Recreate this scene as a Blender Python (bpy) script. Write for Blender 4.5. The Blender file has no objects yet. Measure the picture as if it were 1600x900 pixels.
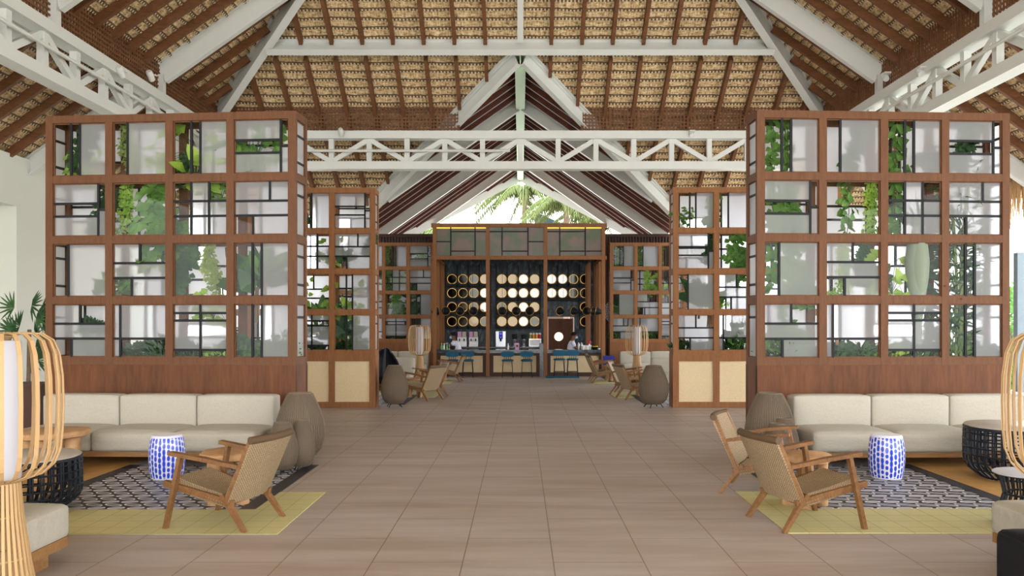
import bpy, bmesh, math, random
from mathutils import Vector, Matrix, noise
PI = math.pi
R = math.radians
rnd = random.Random(7)
C = bpy.context.scene.collection
SC = bpy.context.scene

# ------------------------------------------------------------------ camera
F = 1280.0
VX, VY = 813.0, 505.0
CH = 1.6
cam = bpy.data.cameras.new('camera')
cam_o = bpy.data.objects.new('camera', cam)
C.objects.link(cam_o)
cam_o.location = (0, 0, CH)
cam_o.rotation_euler = (PI / 2, 0, 0)
cam.sensor_width = 36
cam.lens = 36 * F / 1600
cam.shift_x = -(VX - 800) / 1600
cam.shift_y = (VY - 450) / 1600
cam.clip_end = 500
SC.camera = cam_o

# ------------------------------------------------------------------ world, exposure
w = bpy.data.worlds.new('sky')
SC.world = w
w.use_nodes = True
nt = w.node_tree
nt.nodes.clear()
tc = nt.nodes.new('ShaderNodeTexCoord')
sep = nt.nodes.new('ShaderNodeSeparateXYZ')
ramp = nt.nodes.new('ShaderNodeValToRGB')
bg = nt.nodes.new('ShaderNodeBackground')
out = nt.nodes.new('ShaderNodeOutputWorld')
ramp.color_ramp.elements[0].position = 0.0
ramp.color_ramp.elements[0].color = (1.0, 0.985, 0.96, 1)
ramp.color_ramp.elements[1].position = 0.6
ramp.color_ramp.elements[1].color = (0.78, 0.88, 1.0, 1)
bg.inputs['Strength'].default_value = 4.2
nt.links.new(tc.outputs['Generated'], sep.inputs[0])
nt.links.new(sep.outputs['Z'], ramp.inputs[0])
nt.links.new(ramp.outputs[0], bg.inputs['Color'])
nt.links.new(bg.outputs[0], out.inputs[0])
SC.view_settings.view_transform = 'Standard'
SC.view_settings.look = 'None'
SC.view_settings.gamma = 1
SC.view_settings.use_curve_mapping = False
SC.view_settings.exposure = 0.9


def P(px, py, Y):
    return Vector(((px - VX) * Y / F, Y, CH + (VY - py) * Y / F))


def FL(px, py):
    Y = F * CH / (py - VY)
    return Vector(((px - VX) * Y / F, Y, 0))


# ------------------------------------------------------------------ materials
def lin(c):
    return tuple(((v / 255) / 12.92 if v / 255 < 0.04045 else ((v / 255 + 0.055) / 1.055) ** 2.4) for v in c) + (1,)


class NB:
    """tiny node builder"""
    def __init__(s, name):
        s.m = bpy.data.materials.new(name)
        s.m.use_nodes = True
        s.t = s.m.node_tree
        s.p = s.t.nodes['Principled BSDF']
        s.out = s.t.nodes['Material Output']

    def n(s, typ, **kw):
        nd = s.t.nodes.new('ShaderNode' + typ)
        for k, v in kw.items():
            setattr(nd, k, v)
        return nd

    def l(s, a, b):
        s.t.links.new(a, b)

    def math(s, op, a, b=None, c=None):
        nd = s.n('Math', operation=op)
        for i, v in enumerate((a, b, c)):
            if v is None:
                continue
            if isinstance(v, (int, float)):
                nd.inputs[i].default_value = v
            else:
                s.l(v, nd.inputs[i])
        return nd.outputs[0]

    def mix(s, f, a, b):
        nd = s.n('Mix', data_type='RGBA')
        if isinstance(f, (int, float)):
            nd.inputs[0].default_value = f
        else:
            s.l(f, nd.inputs[0])
        for i, v in ((6, a), (7, b)):
            if isinstance(v, tuple):
                nd.inputs[i].default_value = v
            else:
                s.l(v, nd.inputs[i])
        return nd.outputs[2]

    def obj(s, scale=(1, 1, 1), rot=(0, 0, 0), which='Object'):
        tc = s.n('TexCoord')
        mp = s.n('Mapping')
        mp.inputs['Scale'].default_value = scale
        mp.inputs['Rotation'].default_value = rot
        s.l(tc.outputs[which], mp.inputs[0])
        return mp.outputs[0]

    def noise(s, vec, sc, det=3, rough=0.5):
        nd = s.n('TexNoise')
        nd.inputs['Scale'].default_value = sc
        nd.inputs['Detail'].default_value = det
        nd.inputs['Roughness'].default_value = rough
        s.l(vec, nd.inputs['Vector'])
        return nd.outputs[0]

    def ramp(s, f, stops):
        nd = s.n('ValToRGB')
        cr = nd.color_ramp
        while len(cr.elements) < len(stops):
            cr.elements.new(0.5)
        for e, (p, c) in zip(cr.elements, stops):
            e.position = p
            e.color = c
        s.l(f, nd.inputs[0])
        return nd.outputs[0]

    def bump(s, h, strength=0.4, dist=0.01):
        nd = s.n('Bump')
        nd.inputs['Strength'].default_value = strength
        nd.inputs['Distance'].default_value = dist
        s.l(h, nd.inputs['Height'])
        s.l(nd.outputs[0], s.p.inputs['Normal'])


def plain(name, c, rough=0.6, metal=0, emit=0, noise_amt=0.12, sc=6):
    b = NB(name)
    col = lin(c)
    v = b.obj()
    f = b.noise(v, sc, 4)
    dark = tuple(x * (1 - noise_amt) for x in col[:3]) + (1,)
    lite = tuple(min(1, x * (1 + noise_amt)) for x in col[:3]) + (1,)
    cc = b.mix(f, dark, lite)
    b.l(cc, b.p.inputs['Base Color'])
    b.p.inputs['Roughness'].default_value = rough
    b.p.inputs['Metallic'].default_value = metal
    b.p.inputs['Specular IOR Level'].default_value = 0.5 if metal else 0.25
    if emit:
        b.l(cc, b.p.inputs['Emission Color'])
        b.p.inputs['Emission Strength'].default_value = emit
    return b.m


def wood(name, c1, c2, scale=(1, 1, 1), rough=0.5, grain=18, bump=0.15):
    b = NB(name)
    v = b.obj(scale)
    n1 = b.noise(v, grain, 6, 0.65)
    n2 = b.noise(v, grain * 0.2, 3)
    f = b.math('ADD', b.math('MULTIPLY', n1, 0.7), b.math('MULTIPLY', n2, 0.5))
    cc = b.ramp(f, [(0.35, lin(c2)), (0.8, lin(c1))])
    b.l(cc, b.p.inputs['Base Color'])
    b.p.inputs['Roughness'].default_value = rough
    b.p.inputs['Specular IOR Level'].default_value = 0.22
    b.bump(n1, bump, 0.004)
    return b.m


M = {}
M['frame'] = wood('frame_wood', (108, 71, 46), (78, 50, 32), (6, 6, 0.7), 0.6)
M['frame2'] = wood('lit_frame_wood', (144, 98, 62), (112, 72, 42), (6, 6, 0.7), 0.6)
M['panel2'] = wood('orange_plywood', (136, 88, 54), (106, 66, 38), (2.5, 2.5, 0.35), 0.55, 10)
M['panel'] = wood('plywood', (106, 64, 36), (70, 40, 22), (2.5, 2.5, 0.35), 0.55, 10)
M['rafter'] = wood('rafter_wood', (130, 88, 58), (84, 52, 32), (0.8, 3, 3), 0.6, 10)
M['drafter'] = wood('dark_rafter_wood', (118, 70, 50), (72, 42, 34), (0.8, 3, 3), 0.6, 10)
M['teak'] = wood('teak', (138, 100, 64), (96, 64, 38), (5, 5, 5), 0.45, 8)
M['plinth'] = wood('plinth_wood', (150, 112, 70), (120, 84, 50), (0.6, 6, 6), 0.5, 8)
M['stump'] = wood('stump_wood', (196, 158, 116), (146, 104, 66), (3, 3, 3), 0.6, 5)
M['steel'] = plain('white_steel', (214, 216, 212), 0.45, noise_amt=0.03)
M['ridge'] = plain('green_lit_steel', (196, 226, 186), 0.5, noise_amt=0.04)  # green tint paints in light reflected from foliage
M['bamboo'] = plain('bamboo_strip', (182, 148, 104), 0.45, noise_amt=0.15)
M['black'] = plain('black_metal', (20, 22, 26), 0.6)
M['blackw'] = plain('black_wicker', (28, 32, 40), 0.42)
M['stone'] = plain('stone_top', (178, 168, 158), 0.35, noise_amt=0.06)
M['wall'] = plain('white_plaster', (226, 228, 218), 0.8, noise_amt=0.03, sc=1.5)
M['slat'] = plain('dark_slat', (62, 40, 34), 0.6)
M['navy'] = plain('teal_blue_fabric', (28, 84, 112), 0.75)
M['shade'] = plain('white_shade', (190, 190, 198), 0.7, noise_amt=0.02)
M['darkcab'] = plain('dark_brown_board', (74, 50, 42), 0.6)
M['white'] = plain('white_plastic', (235, 235, 235), 0.4, noise_amt=0.02)
M['steelgrey'] = plain('brushed_steel', (170, 172, 176), 0.3, 0.8)
M['gold'] = plain('gold_rim', (214, 160, 70), 0.3, 0.85)
M['soil'] = plain('soil', (70, 52, 40), 0.9)
M['blackcloth'] = plain('black_cloth', (20, 20, 24), 0.8)
M['bluebox'] = plain('blue_box', (38, 44, 130), 0.6)
M['red'] = plain('red_plastic', (200, 36, 60), 0.4)
M['yellow'] = plain('yellow_fruit', (228, 190, 40), 0.5)
M['green'] = plain('green_bottle', (110, 190, 120), 0.25)
M['orange'] = plain('orange_juice', (226, 150, 40), 0.3)
M['lime'] = plain('olive_juice', (150, 150, 60), 0.3)
M['screen'] = plain('blue_screen', (60, 70, 230), 0.3, emit=0.8)
M['led'] = plain('led_strip', (235, 180, 60), 0.5, emit=.8)
M['skin'] = plain('skin', (120, 80, 60), 0.55, noise_amt=0.05)
M['shirt'] = plain('white_shirt', (222, 220, 236), 0.8, noise_amt=0.03)
M['hair'] = plain('dark_hair', (24, 18, 18), 0.8)
M['mask'] = plain('blue_mask', (150, 200, 226), 0.8)
M['pink'] = plain('pink_card', (206, 150, 190), 0.6)
M['bark'] = plain('palm_bark', (112, 92, 76), 0.9, noise_amt=0.3, sc=14)
M['grass'] = plain('bounce_light_ground', (226, 218, 200), 0.95)  # ground colour made pale to bounce sky light up under the thatch
M['mesh'] = plain('dark_net', (34, 46, 46), 0.8)
M['pole'] = plain('blue_grey_post', (108, 118, 124), 0.6)


def leafmat(name, c, c2):
    b = NB(name)
    v = b.obj()
    f = b.noise(v, 3.5, 3)
    cc = b.ramp(f, [(0.3, lin(c2)), (0.7, lin(c))])
    b.l(cc, b.p.inputs['Base Color'])
    b.p.inputs['Roughness'].default_value = 0.5
    tr = b.n('BsdfTranslucent')
    b.l(cc, tr.inputs[0])
    mx = b.n('MixShader')
    mx.inputs[0].default_value = 0.45
    b.l(b.p.outputs[0], mx.inputs[1])
    b.l(tr.outputs[0], mx.inputs[2])
    b.l(mx.outputs[0], b.out.inputs[0])
    return b.m


M['ivy'] = leafmat('ivy_leaf', (118, 164, 76), (66, 112, 48))
M['dleaf'] = leafmat('dark_leaf', (70, 112, 62), (34, 68, 40))
M['lleaf'] = leafmat('light_leaf', (178, 206, 84), (120, 168, 60))
M['pleaf'] = leafmat('pale_leaf', (168, 184, 104), (118, 142, 72))
M['palm'] = plain('palm_leaf', (84, 92, 44), 0.7, noise_amt=.4, sc=2)


def frosted(name, ft, fd, rough):
    b = NB(name)
    b.t.nodes.remove(b.p)
    rf = b.n('BsdfRefraction')
    rf.inputs['IOR'].default_value = 1.25
    rf.inputs['Roughness'].default_value = rough
    rf.inputs['Color'].default_value = (0.93, 0.94, 0.96, 1)
    tr = b.n('BsdfTranslucent')
    tr.inputs[0].default_value = (0.93, 0.93, 0.96, 1)
    df = b.n('BsdfDiffuse')
    df.inputs[0].default_value = (0.88, 0.88, 0.9, 1)
    m1 = b.n('MixShader')
    m1.inputs[0].default_value = ft
    b.l(rf.outputs[0], m1.inputs[1])
    b.l(tr.outputs[0], m1.inputs[2])
    m2 = b.n('MixShader')
    m2.inputs[0].default_value = fd
    b.l(m1.outputs[0], m2.inputs[1])
    b.l(df.outputs[0], m2.inputs[2])
    b.l(m2.outputs[0], b.out.inputs[0])
    return b.m


def clear(name='clear_glass', tint=(0.96, 0.97, 0.965, 1), gl=0.015):
    b = NB(name)
    b.t.nodes.remove(b.p)
    tr = b.n('BsdfTransparent')
    tr.inputs[0].default_value = tint
    g = b.n('BsdfGlossy')
    g.inputs['Roughness'].default_value = 0.02
    m1 = b.n('MixShader')
    m1.inputs[0].default_value = gl
    b.l(tr.outputs[0], m1.inputs[1])
    b.l(g.outputs[0], m1.inputs[2])
    b.l(m1.outputs[0], b.out.inputs[0])
    return b.m


M['frost'] = frosted('frosted_glass', 0.05, 0.13, 0.31)
M['frostb'] = frosted('opal_glass', 0.6, 0.2, 0.4)
M['clear'] = clear()


def smoky():
    b = NB('smoky_glass')
    v = b.obj((1, 1, 1))
    n = b.noise(v, 1.7, 2)
    n2 = b.noise(v, 7, 3)
    c1 = b.ramp(n, [(0.42, lin((112, 88, 76))), (0.6, lin((78, 92, 56)))])  # green patches paint in the reflection of greenery
    c2 = b.mix(b.math('MULTIPLY', n2, 0.5), c1, lin((96, 92, 84)))
    b.l(c2, b.p.inputs['Base Color'])
    b.p.inputs['Roughness'].default_value = 0.25
    b.p.inputs['Specular IOR Level'].default_value = 0.2
    b.p.inputs['Alpha'].default_value = 0.9
    return b.m


M['smoky'] = smoky()


def fabric(name, c):
    b = NB(name)
    v = b.obj()
    w1 = b.n('TexWave', wave_type='BANDS', bands_direction='X')
    w2 = b.n('TexWave', wave_type='BANDS', bands_direction='Z')
    for x in (w1, w2):
        x.inputs['Scale'].default_value = 90
        x.inputs['Distortion'].default_value = 1.5
        b.l(v, x.inputs['Vector'])
    h = b.math('ADD', w1.outputs['Fac'], w2.outputs['Fac'])
    n = b.noise(v, 60, 3)
    h2 = b.math('ADD', b.math('MULTIPLY', h, 0.3), n)
    col = lin(c)
    cc = b.mix(n, tuple(x * 0.8 for x in col[:3]) + (1,), col)
    b.l(cc, b.p.inputs['Base Color'])
    b.p.inputs['Roughness'].default_value = 0.9
    nn = b.noise(b.obj((1.2, 3, 3)), 4, 3)
    b.bump(b.math('ADD', b.math('MULTIPLY', h2, 0.15), nn), 0.5, 0.03)
    return b.m


M['fabric'] = fabric('linen', (182, 176, 162))
M['fabricw'] = fabric('pale_linen', (224, 222, 212))


def weave(name, c1, c2, su, sv, rough=0.75):
    """rope weave from the object's UV map in metres"""
    b = NB(name)
    tc = b.n('TexCoord')
    mp = b.n('Mapping')
    mp.inputs['Scale'].default_value = (su, sv, 1)
    b.l(tc.outputs['UV'], mp.inputs[0])
    br = b.n('TexBrick')
    br.inputs['Scale'].default_value = 1
    br.inputs['Mortar Size'].default_value = 0.12
    br.inputs['Mortar Smooth'].default_value = 0.7
    br.inputs['Brick Width'].default_value = 0.9
    br.inputs['Row Height'].default_value = 0.5
    br.inputs['Color1'].default_value = lin(c1)
    br.inputs['Color2'].default_value = tuple(x * 0.82 for x in lin(c1)[:3]) + (1,)
    br.inputs['Mortar'].default_value = lin(c2)
    b.l(mp.outputs[0], br.inputs['Vector'])
    b.l(br.outputs['Color'], b.p.inputs['Base Color'])
    b.p.inputs['Roughness'].default_value = rough
    b.bump(b.math('SUBTRACT', 1, br.outputs['Fac']), 0.7, 0.006)
    return b.m


M['rope'] = weave('rope_weave', (186, 162, 126), (84, 62, 38), 42, 42)
M['cane'] = weave('cane_weave', (244, 222, 182), (220, 192, 144), 60, 60)
M['wicker'] = weave('brown_wicker', (142, 124, 104), (98, 84, 68), 34, 60)


def floor_mat():
    b = NB('floor_tile')
    tc = b.n('TexCoord')
    mp = b.n('Mapping')
    mp.inputs['Rotation'].default_value = (0, 0, PI / 2)
    mp.inputs['Location'].default_value = (0.02, -0.221, 0)
    b.l(tc.outputs['Object'], mp.inputs[0])
    br = b.n('TexBrick')
    br.inputs['Scale'].default_value = 1
    br.inputs['Brick Width'].default_value = 1.214
    br.inputs['Row Height'].default_value = 0.607
    br.inputs['Mortar Size'].default_value = 0.0035
    br.inputs['Mortar Smooth'].default_value = 0
    br.offset = 0.5
    b.l(mp.outputs[0], br.inputs['Vector'])
    v = b.obj((0.35, 2.2, 1))
    n = b.noise(v, 1.5, 5, 0.6)
    n2 = b.noise(b.obj((0.5, 3, 1)), 9, 4, 0.7)
    f = b.math('ADD', b.math('MULTIPLY', n, 0.75), b.math('MULTIPLY', n2, 0.25))
    cc = b.ramp(f, [(0.36, lin((150, 133, 120))), (0.64, lin((172, 161, 154)))])
    fin = b.mix(br.outputs['Fac'], cc, lin((112, 90, 72)))
    b.l(fin, b.p.inputs['Base Color'])
    b.l(b.math('ADD', 0.34, b.math('MULTIPLY', n2, 0.25)), b.p.inputs['Roughness'])
    return b.m


M['floor'] = floor_mat()


def tile_mat(name, c, size, rough=0.5):
    b = NB(name)
    v = b.obj()
    br = b.n('TexBrick')
    br.offset = 0
    br.inputs['Scale'].default_value = 1
    br.inputs['Brick Width'].default_value = size
    br.inputs['Row Height'].default_value = size
    br.inputs['Mortar Size'].default_value = 0.0035
    b.l(v, br.inputs['Vector'])
    n = b.noise(v, 5, 4)
    cc = b.mix(n, tuple(x * 0.84 for x in lin(c)[:3]) + (1,), lin(c))
    b.l(b.mix(br.outputs['Fac'], cc, tuple(x * 0.55 for x in lin(c)[:3]) + (1,)), b.p.inputs['Base Color'])
    b.p.inputs['Roughness'].default_value = rough
    return b.m


M['ytile'] = tile_mat('yellow_tile', (198, 190, 134), 0.2)
M['otile'] = tile_mat('ochre_tile', (190, 146, 84), 0.2)
M['btile'] = tile_mat('black_tile', (52, 50, 54), 0.2)


def rug_mat():
    b = NB('leaf_pattern_tile')
    tc = b.n('TexCoord')
    sp = b.n('SeparateXYZ')
    b.l(tc.outputs['Object'], sp.inputs[0])
    x, y = sp.outputs[0], sp.outputs[1]
    ry = b.math('DIVIDE', y, 0.125)
    row = b.math('FLOOR', ry)
    par = b.math('MODULO', b.math('ABSOLUTE', row), 2)
    v = b.math('SUBTRACT', b.math('FRACT', ry), 0.5)
    u = b.math('SUBTRACT', b.math('FRACT', b.math('ADD', b.math('DIVIDE', x, 0.17), b.math('MULTIPLY', par, 0.5))), 0.5)
    tilt = b.math('SUBTRACT', b.math('MULTIPLY', par, 0.7), 0.35)
    uu = b.math('DIVIDE', b.math('ADD', u, b.math('MULTIPLY', v, 0.35)), 0.46)
    vv = b.math('DIVIDE', b.math('ADD', v, b.math('MULTIPLY', u, tilt)), 0.36)
    dd = b.math('ADD', b.math('MULTIPLY', uu, uu), b.math('MULTIPLY', vv, vv))
    inside = b.math('LESS_THAN', dd, 1.0)
    edge = b.math('LESS_THAN', dd, 0.62)
    tone = b.mix(par, lin((168, 168, 176)), lin((118, 118, 128)))
    c1 = b.mix(edge, lin((214, 214, 220)), tone)
    fin = b.mix(inside, lin((40, 39, 44)), c1)
    b.l(fin, b.p.inputs['Base Color'])
    b.p.inputs['Roughness'].default_value = 0.5
    return b.m


M['rug'] = rug_mat()


def dots_mat():
    b = NB('blue_dotted_ceramic')
    tc = b.n('TexCoord')
    sp = b.n('SeparateXYZ')
    b.l(tc.outputs['Object'], sp.inputs[0])
    x, y, z = sp.outputs
    ang = b.math('MULTIPLY', b.math('ARCTAN2', y, x), 26 / (2 * PI))
    col = b.math('FLOOR', ang)
    u = b.math('SUBTRACT', b.math('FRACT', ang), 0.5)
    wn = b.n('TexWhiteNoise', noise_dimensions='1D')
    b.l(col, wn.inputs['W'])
    zz = b.math('ADD', b.math('MULTIPLY', z, 17), b.math('MULTIPLY', wn.outputs['Value'], 3))
    row = b.math('FLOOR', zz)
    wn2 = b.n('TexWhiteNoise', noise_dimensions='2D')
    cb = b.n('CombineXYZ')
    b.l(col, cb.inputs[0])
    b.l(row, cb.inputs[1])
    b.l(cb.outputs[0], wn2.inputs['Vector'])
    v = b.math('SUBTRACT', b.math('FRACT', zz), 0.5)
    ry = b.math('ADD', 0.34, b.math('MULTIPLY', wn2.outputs['Value'], 0.3))
    uu = b.math('DIVIDE', u, 0.36)
    vv = b.math('DIVIDE', v, ry)
    d = b.math('ADD', b.math('MULTIPLY', uu, uu), b.math('MULTIPLY', vv, vv))
    ins = b.math('LESS_THAN', d, 1)
    zlim = b.math('LESS_THAN', z, 0.425)
    zl2 = b.math('GREATER_THAN', z, 0.018)
    ins = b.math('MULTIPLY', b.math('MULTIPLY', ins, zlim), zl2)
    blue = b.mix(b.math('MULTIPLY', d, 0.7), lin((34, 62, 190)), lin((60, 96, 214)))
    b.l(b.mix(ins, lin((212, 212, 226)), blue), b.p.inputs['Base Color'])
    b.p.inputs['Roughness'].default_value = 0.2
    return b.m


M['dots'] = dots_mat()


def thatch_mat(name='thatch', hi=(252, 234, 194), mid=(212, 178, 128), lo=(100, 70, 44)):
    """UV: u along the eave, v up the slope, in metres"""
    b = NB(name)
    tc = b.n('TexCoord')
    sp = b.n('SeparateXYZ')
    b.l(tc.outputs['UV'], sp.inputs[0])
    u, v = sp.outputs[0], sp.outputs[1]
    mp = b.n('Mapping')
    mp.inputs['Scale'].default_value = (14, 4, 1)
    b.l(tc.outputs['UV'], mp.inputs[0])
    n1 = b.noise(mp.outputs[0], 1.6, 5, 0.7)
    mp2 = b.n('Mapping')
    mp2.inputs['Scale'].default_value = (5, 16, 1)
    mp2.inputs['Rotation'].default_value = (0, 0, 0.4)
    b.l(tc.outputs['UV'], mp2.inputs[0])
    n2 = b.noise(mp2.outputs[0], 1.5, 5, 0.7)
    f = b.math('ADD', b.math('MULTIPLY', n1, 0.5), b.math('MULTIPLY', n2, 0.5))
    base = b.ramp(f, [(0.38, lin(lo)), (0.48, lin(mid)), (0.6, lin(hi))])
    # sewn line of each course
    wob = b.math('MULTIPLY', b.math('SUBTRACT', b.noise(tc.outputs['UV'], 6, 2), 0.5), 0.05)
    vv = b.math('FRACT', b.math('DIVIDE', b.math('ADD', v, wob), 0.25))
    band = b.math('MULTIPLY', b.math('GREATER_THAN', vv, 0.0), b.math('LESS_THAN', vv, 0.27))
    st = b.math('GREATER_THAN', b.math('FRACT', b.math('DIVIDE', u, 0.085)), 0.55)
    st2 = b.math('MULTIPLY', st, b.math('LESS_THAN', vv, 0.15))
    dark = b.mix(b.math('MULTIPLY', band, 0.85), base, lin((74, 42, 22)))
    dark2 = b.mix(b.math('MULTIPLY', st2, 0.8), dark, lin(hi))
    b.l(dark2, b.p.inputs['Base Color'])
    b.p.inputs['Roughness'].default_value = 0.85
    b.bump(f, 1.0, 0.06)
    return b.m


M['thatch'] = thatch_mat()
M['fringe'] = plain('thatch_fringe', (196, 164, 122), 0.9, noise_amt=0.35, sc=20)


def leafwall():
    b = NB('dark_leaf_wallpaper')
    v = b.obj((1, 1, 1))
    vo = b.n('TexVoronoi')
    vo.inputs['Scale'].default_value = 5
    mp = b.n('Mapping')
    mp.inputs['Scale'].default_value = (1.3, 1, 0.7)
    mp.inputs['Rotation'].default_value = (0, 0.6, 0)
    b.l(v, mp.inputs[0])
    n = b.noise(mp.outputs[0], 3, 3)
    ad = b.n('VectorMath', operation='ADD')
    b.l(mp.outputs[0], ad.inputs[0])
    b.l(n, ad.inputs[1])
    b.l(ad.outputs[0], vo.inputs['Vector'])
    cc = b.ramp(vo.outputs['Distance'], [(0.0, lin((78, 104, 108))), (0.45, lin((34, 50, 62))), (0.8, lin((14, 20, 28)))])
    b.l(cc, b.p.inputs['Base Color'])
    b.p.inputs['Roughness'].default_value = 0.5
    return b.m


M['leafwall'] = leafwall()


def marble():
    b = NB('dark_marble')
    v = b.obj()
    n = b.noise(v, 7, 8, 0.7)
    cc = b.ramp(n, [(0.4, lin((26, 32, 36))), (0.6, lin((70, 80, 86)))])
    b.l(cc, b.p.inputs['Base Color'])
    b.p.inputs['Roughness'].default_value = 0.2
    return b.m


M['marble'] = marble()


def mirror():
    b = NB('mirror')
    b.p.inputs['Base Color'].default_value = (0.13, 0.13, 0.125, 1)
    b.p.inputs['Metallic'].default_value = 1
    n = b.noise(b.obj(), 2, 2)
    b.l(b.math('MULTIPLY', n, 0.12), b.p.inputs['Roughness'])
    return b.m


M['mirror'] = mirror()


# ------------------------------------------------------------------ mesh builder
class MB:
    def __init__(s):
        s.v, s.f, s.m, s.uv = [], [], [], []

    def face(s, pts, mi=0, uv=None):
        k = len(s.v)
        s.v += [tuple(p) for p in pts]
        s.f.append(tuple(range(k, k + len(pts))))
        s.m.append(mi)
        s.uv.append(uv)
        return s

    def mesh(s, vs, fs, mi=0, uvs=None):
        k = len(s.v)
        s.v += [tuple(p) for p in vs]
        for i, f in enumerate(fs):
            s.f.append(tuple(k + j for j in f))
            s.m.append(mi)
            s.uv.append(uvs[i] if uvs else None)
        return s

    def box(s, x0, x1, y0, y1, z0, z1, mi=0):
        vs = [(x, y, z) for z in (z0, z1) for y in (y0, y1) for x in (x0, x1)]
        fs = [(0, 2, 3, 1), (4, 5, 7, 6), (0, 1, 5, 4), (2, 6, 7, 3), (0, 4, 6, 2), (1, 3, 7, 5)]
        return s.mesh(vs, fs, mi)

    def bar(s, a, b, w, h, up=(0, 0, 1), mi=0, w2=None, h2=None):
        a, b = Vector(a), Vector(b)
        d = (b - a).normalized()
        up = Vector(up)
        sx = d.cross(up)
        if sx.length < 1e-4:
            sx = d.cross(Vector((0, 1, 0)))
        sx.normalize()
        sz = sx.cross(d).normalized()
        w2 = w if w2 is None else w2
        h2 = h if h2 is None else h2
        vs = []
        for p, ww, hh in ((a, w, h), (b, w2, h2)):
            for i, j in ((-1, -1), (1, -1), (1, 1), (-1, 1)):
                vs.append(p + sx * ww * 0.5 * i + sz * hh * 0.5 * j)
        fs = [(0, 3, 2, 1), (4, 5, 6, 7), (0, 1, 5, 4), (1, 2, 6, 5), (2, 3, 7, 6), (3, 0, 4, 7)]
        return s.mesh(vs, fs, mi)

    def tube(s, pts, r, seg=8, mi=0, caps=True):
        pts = [Vector(p) for p in pts]
        rs = r if isinstance(r, (list, tuple)) else [r] * len(pts)
        vs, fs = [], []
        prev = None
        for i, p in enumerate(pts):
            d = (pts[min(i + 1, len(pts) - 1)] - pts[max(i - 1, 0)]).normalized()
            if prev is None:
                a = d.cross(Vector((0, 0, 1)))
                if a.length < 1e-3:
                    a = d.cross(Vector((0, 1, 0)))
            else:
                a = prev - d * prev.dot(d)
            a.normalize()
            prev = a
            bb = d.cross(a)
            for k in range(seg):
                t = 2 * PI * k / seg
                vs.append(p + (a * math.cos(t) + bb * math.sin(t)) * rs[i])
        for i in range(len(pts) - 1):
            for k in range(seg):
                k2 = (k + 1) % seg
                fs.append((i * seg + k, i * seg + k2, (i + 1) * seg + k2, (i + 1) * seg + k))
        if caps:
            fs.append(tuple(range(seg))[::-1])
            fs.append(tuple(range((len(pts) - 1) * seg, len(pts) * seg)))
        return s.mesh(vs, fs, mi)

    def lathe(s, prof, seg=24, c=(0, 0, 0), mi=0, caps=True, uvs=False):
        c = Vector(c)
        vs, fs, uv = [], [], []
        for r, z in prof:
            for k in range(seg):
                t = 2 * PI * k / seg
                vs.append(c + Vector((r * math.cos(t), r * math.sin(t), z)))
        acc = 0
        for i in range(len(prof) - 1):
            dl = math.hypot(prof[i + 1][0] - prof[i][0], prof[i + 1][1] - prof[i][1])
            rr = max(p[0] for p in prof)
            for k in range(seg):
                k2 = (k + 1) % seg
                fs.append((i * seg + k, i * seg + k2, (i + 1) * seg + k2, (i + 1) * seg + k))
                u0, u1 = 2 * PI * rr * k / seg, 2 * PI * rr * (k + 1) / seg
                uv.append([(u0, acc), (u1, acc), (u1, acc + dl), (u0, acc + dl)])
            acc += dl
        if caps:
            fs.append(tuple(range(seg))[::-1])
            uv.append(None)
            fs.append(tuple(range((len(prof) - 1) * seg, len(prof) * seg)))
            uv.append(None)
        return s.mesh(vs, fs, mi, uv)

    def strip(s, pts, wdir, wd, th, mi=0):
        """flat ribbon with thickness; wdir = list of width directions"""
        vs, fs = [], []
        n = len(pts)
        for i in range(n):
            p = Vector(pts[i])
            d = (Vector(pts[min(i + 1, n - 1)]) - Vector(pts[max(i - 1, 0)])).normalized()
            a = Vector(wdir[i] if isinstance(wdir, list) else wdir).normalized()
            nn = d.cross(a).normalized()
            for x, y in ((-1, -1), (1, -1), (1, 1), (-1, 1)):
                vs.append(p + a * wd * 0.5 * x + nn * th * 0.5 * y)
        for i in range(n - 1):
            for k in range(4):
                k2 = (k + 1) % 4
                fs.append((i * 4 + k, i * 4 + k2, i * 4 + 4 + k2, i * 4 + 4 + k))
        fs.append((3, 2, 1, 0))
        fs.append(tuple(range(4 * n - 4, 4 * n)))
        return s.mesh(vs, fs, mi)

    def soft(s, x0, x1, y0, y1, z0, z1, r=0.05, puff=0.02, n=8, mi=0):
        c = Vector(((x0 + x1) / 2, (y0 + y1) / 2, (z0 + z1) / 2))
        h = Vector(((x1 - x0) / 2, (y1 - y0) / 2, (z1 - z0) / 2))
        bm = bmesh.new()
        bmesh.ops.create_cube(bm, size=2)
        bmesh.ops.subdivide_edges(bm, edges=bm.edges[:], cuts=n, use_grid_fill=True)
        vs = []
        for v in bm.verts:
            q = [math.sin(v.co[i] * PI / 2) ** 1 if False else v.co[i] for i in range(3)]
            # denser near the edges
            q = [math.copysign(1 - (1 - abs(t)) ** 1.6, t) for t in q]
            p = Vector((q[0] * h.x, q[1] * h.y, q[2] * h.z))
            inner = Vector([max(-h[i] + r, min(h[i] - r, p[i])) for i in range(3)])
            d = p - inner
            if d.length > 1e-6:
                p = inner + d.normalized() * r
            b = (1 - q[0] ** 4) * (1 - q[1] ** 4)
            p.z += math.copysign(1, q[2]) * puff * b * (abs(q[2]) ** 2)
            b2 = (1 - q[0] ** 4) * (1 - q[2] ** 4)
            p.y += math.copysign(1, q[1]) * puff * b2 * (abs(q[1]) ** 2)
            vs.append(c + p)
        bm.verts.ensure_lookup_table()
        for i, v in enumerate(bm.verts):
            v.index = i
        fs = [tuple(v.index for v in f.verts) for f in bm.faces]
        bm.free()
        return s.mesh(vs, fs, mi)

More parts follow.
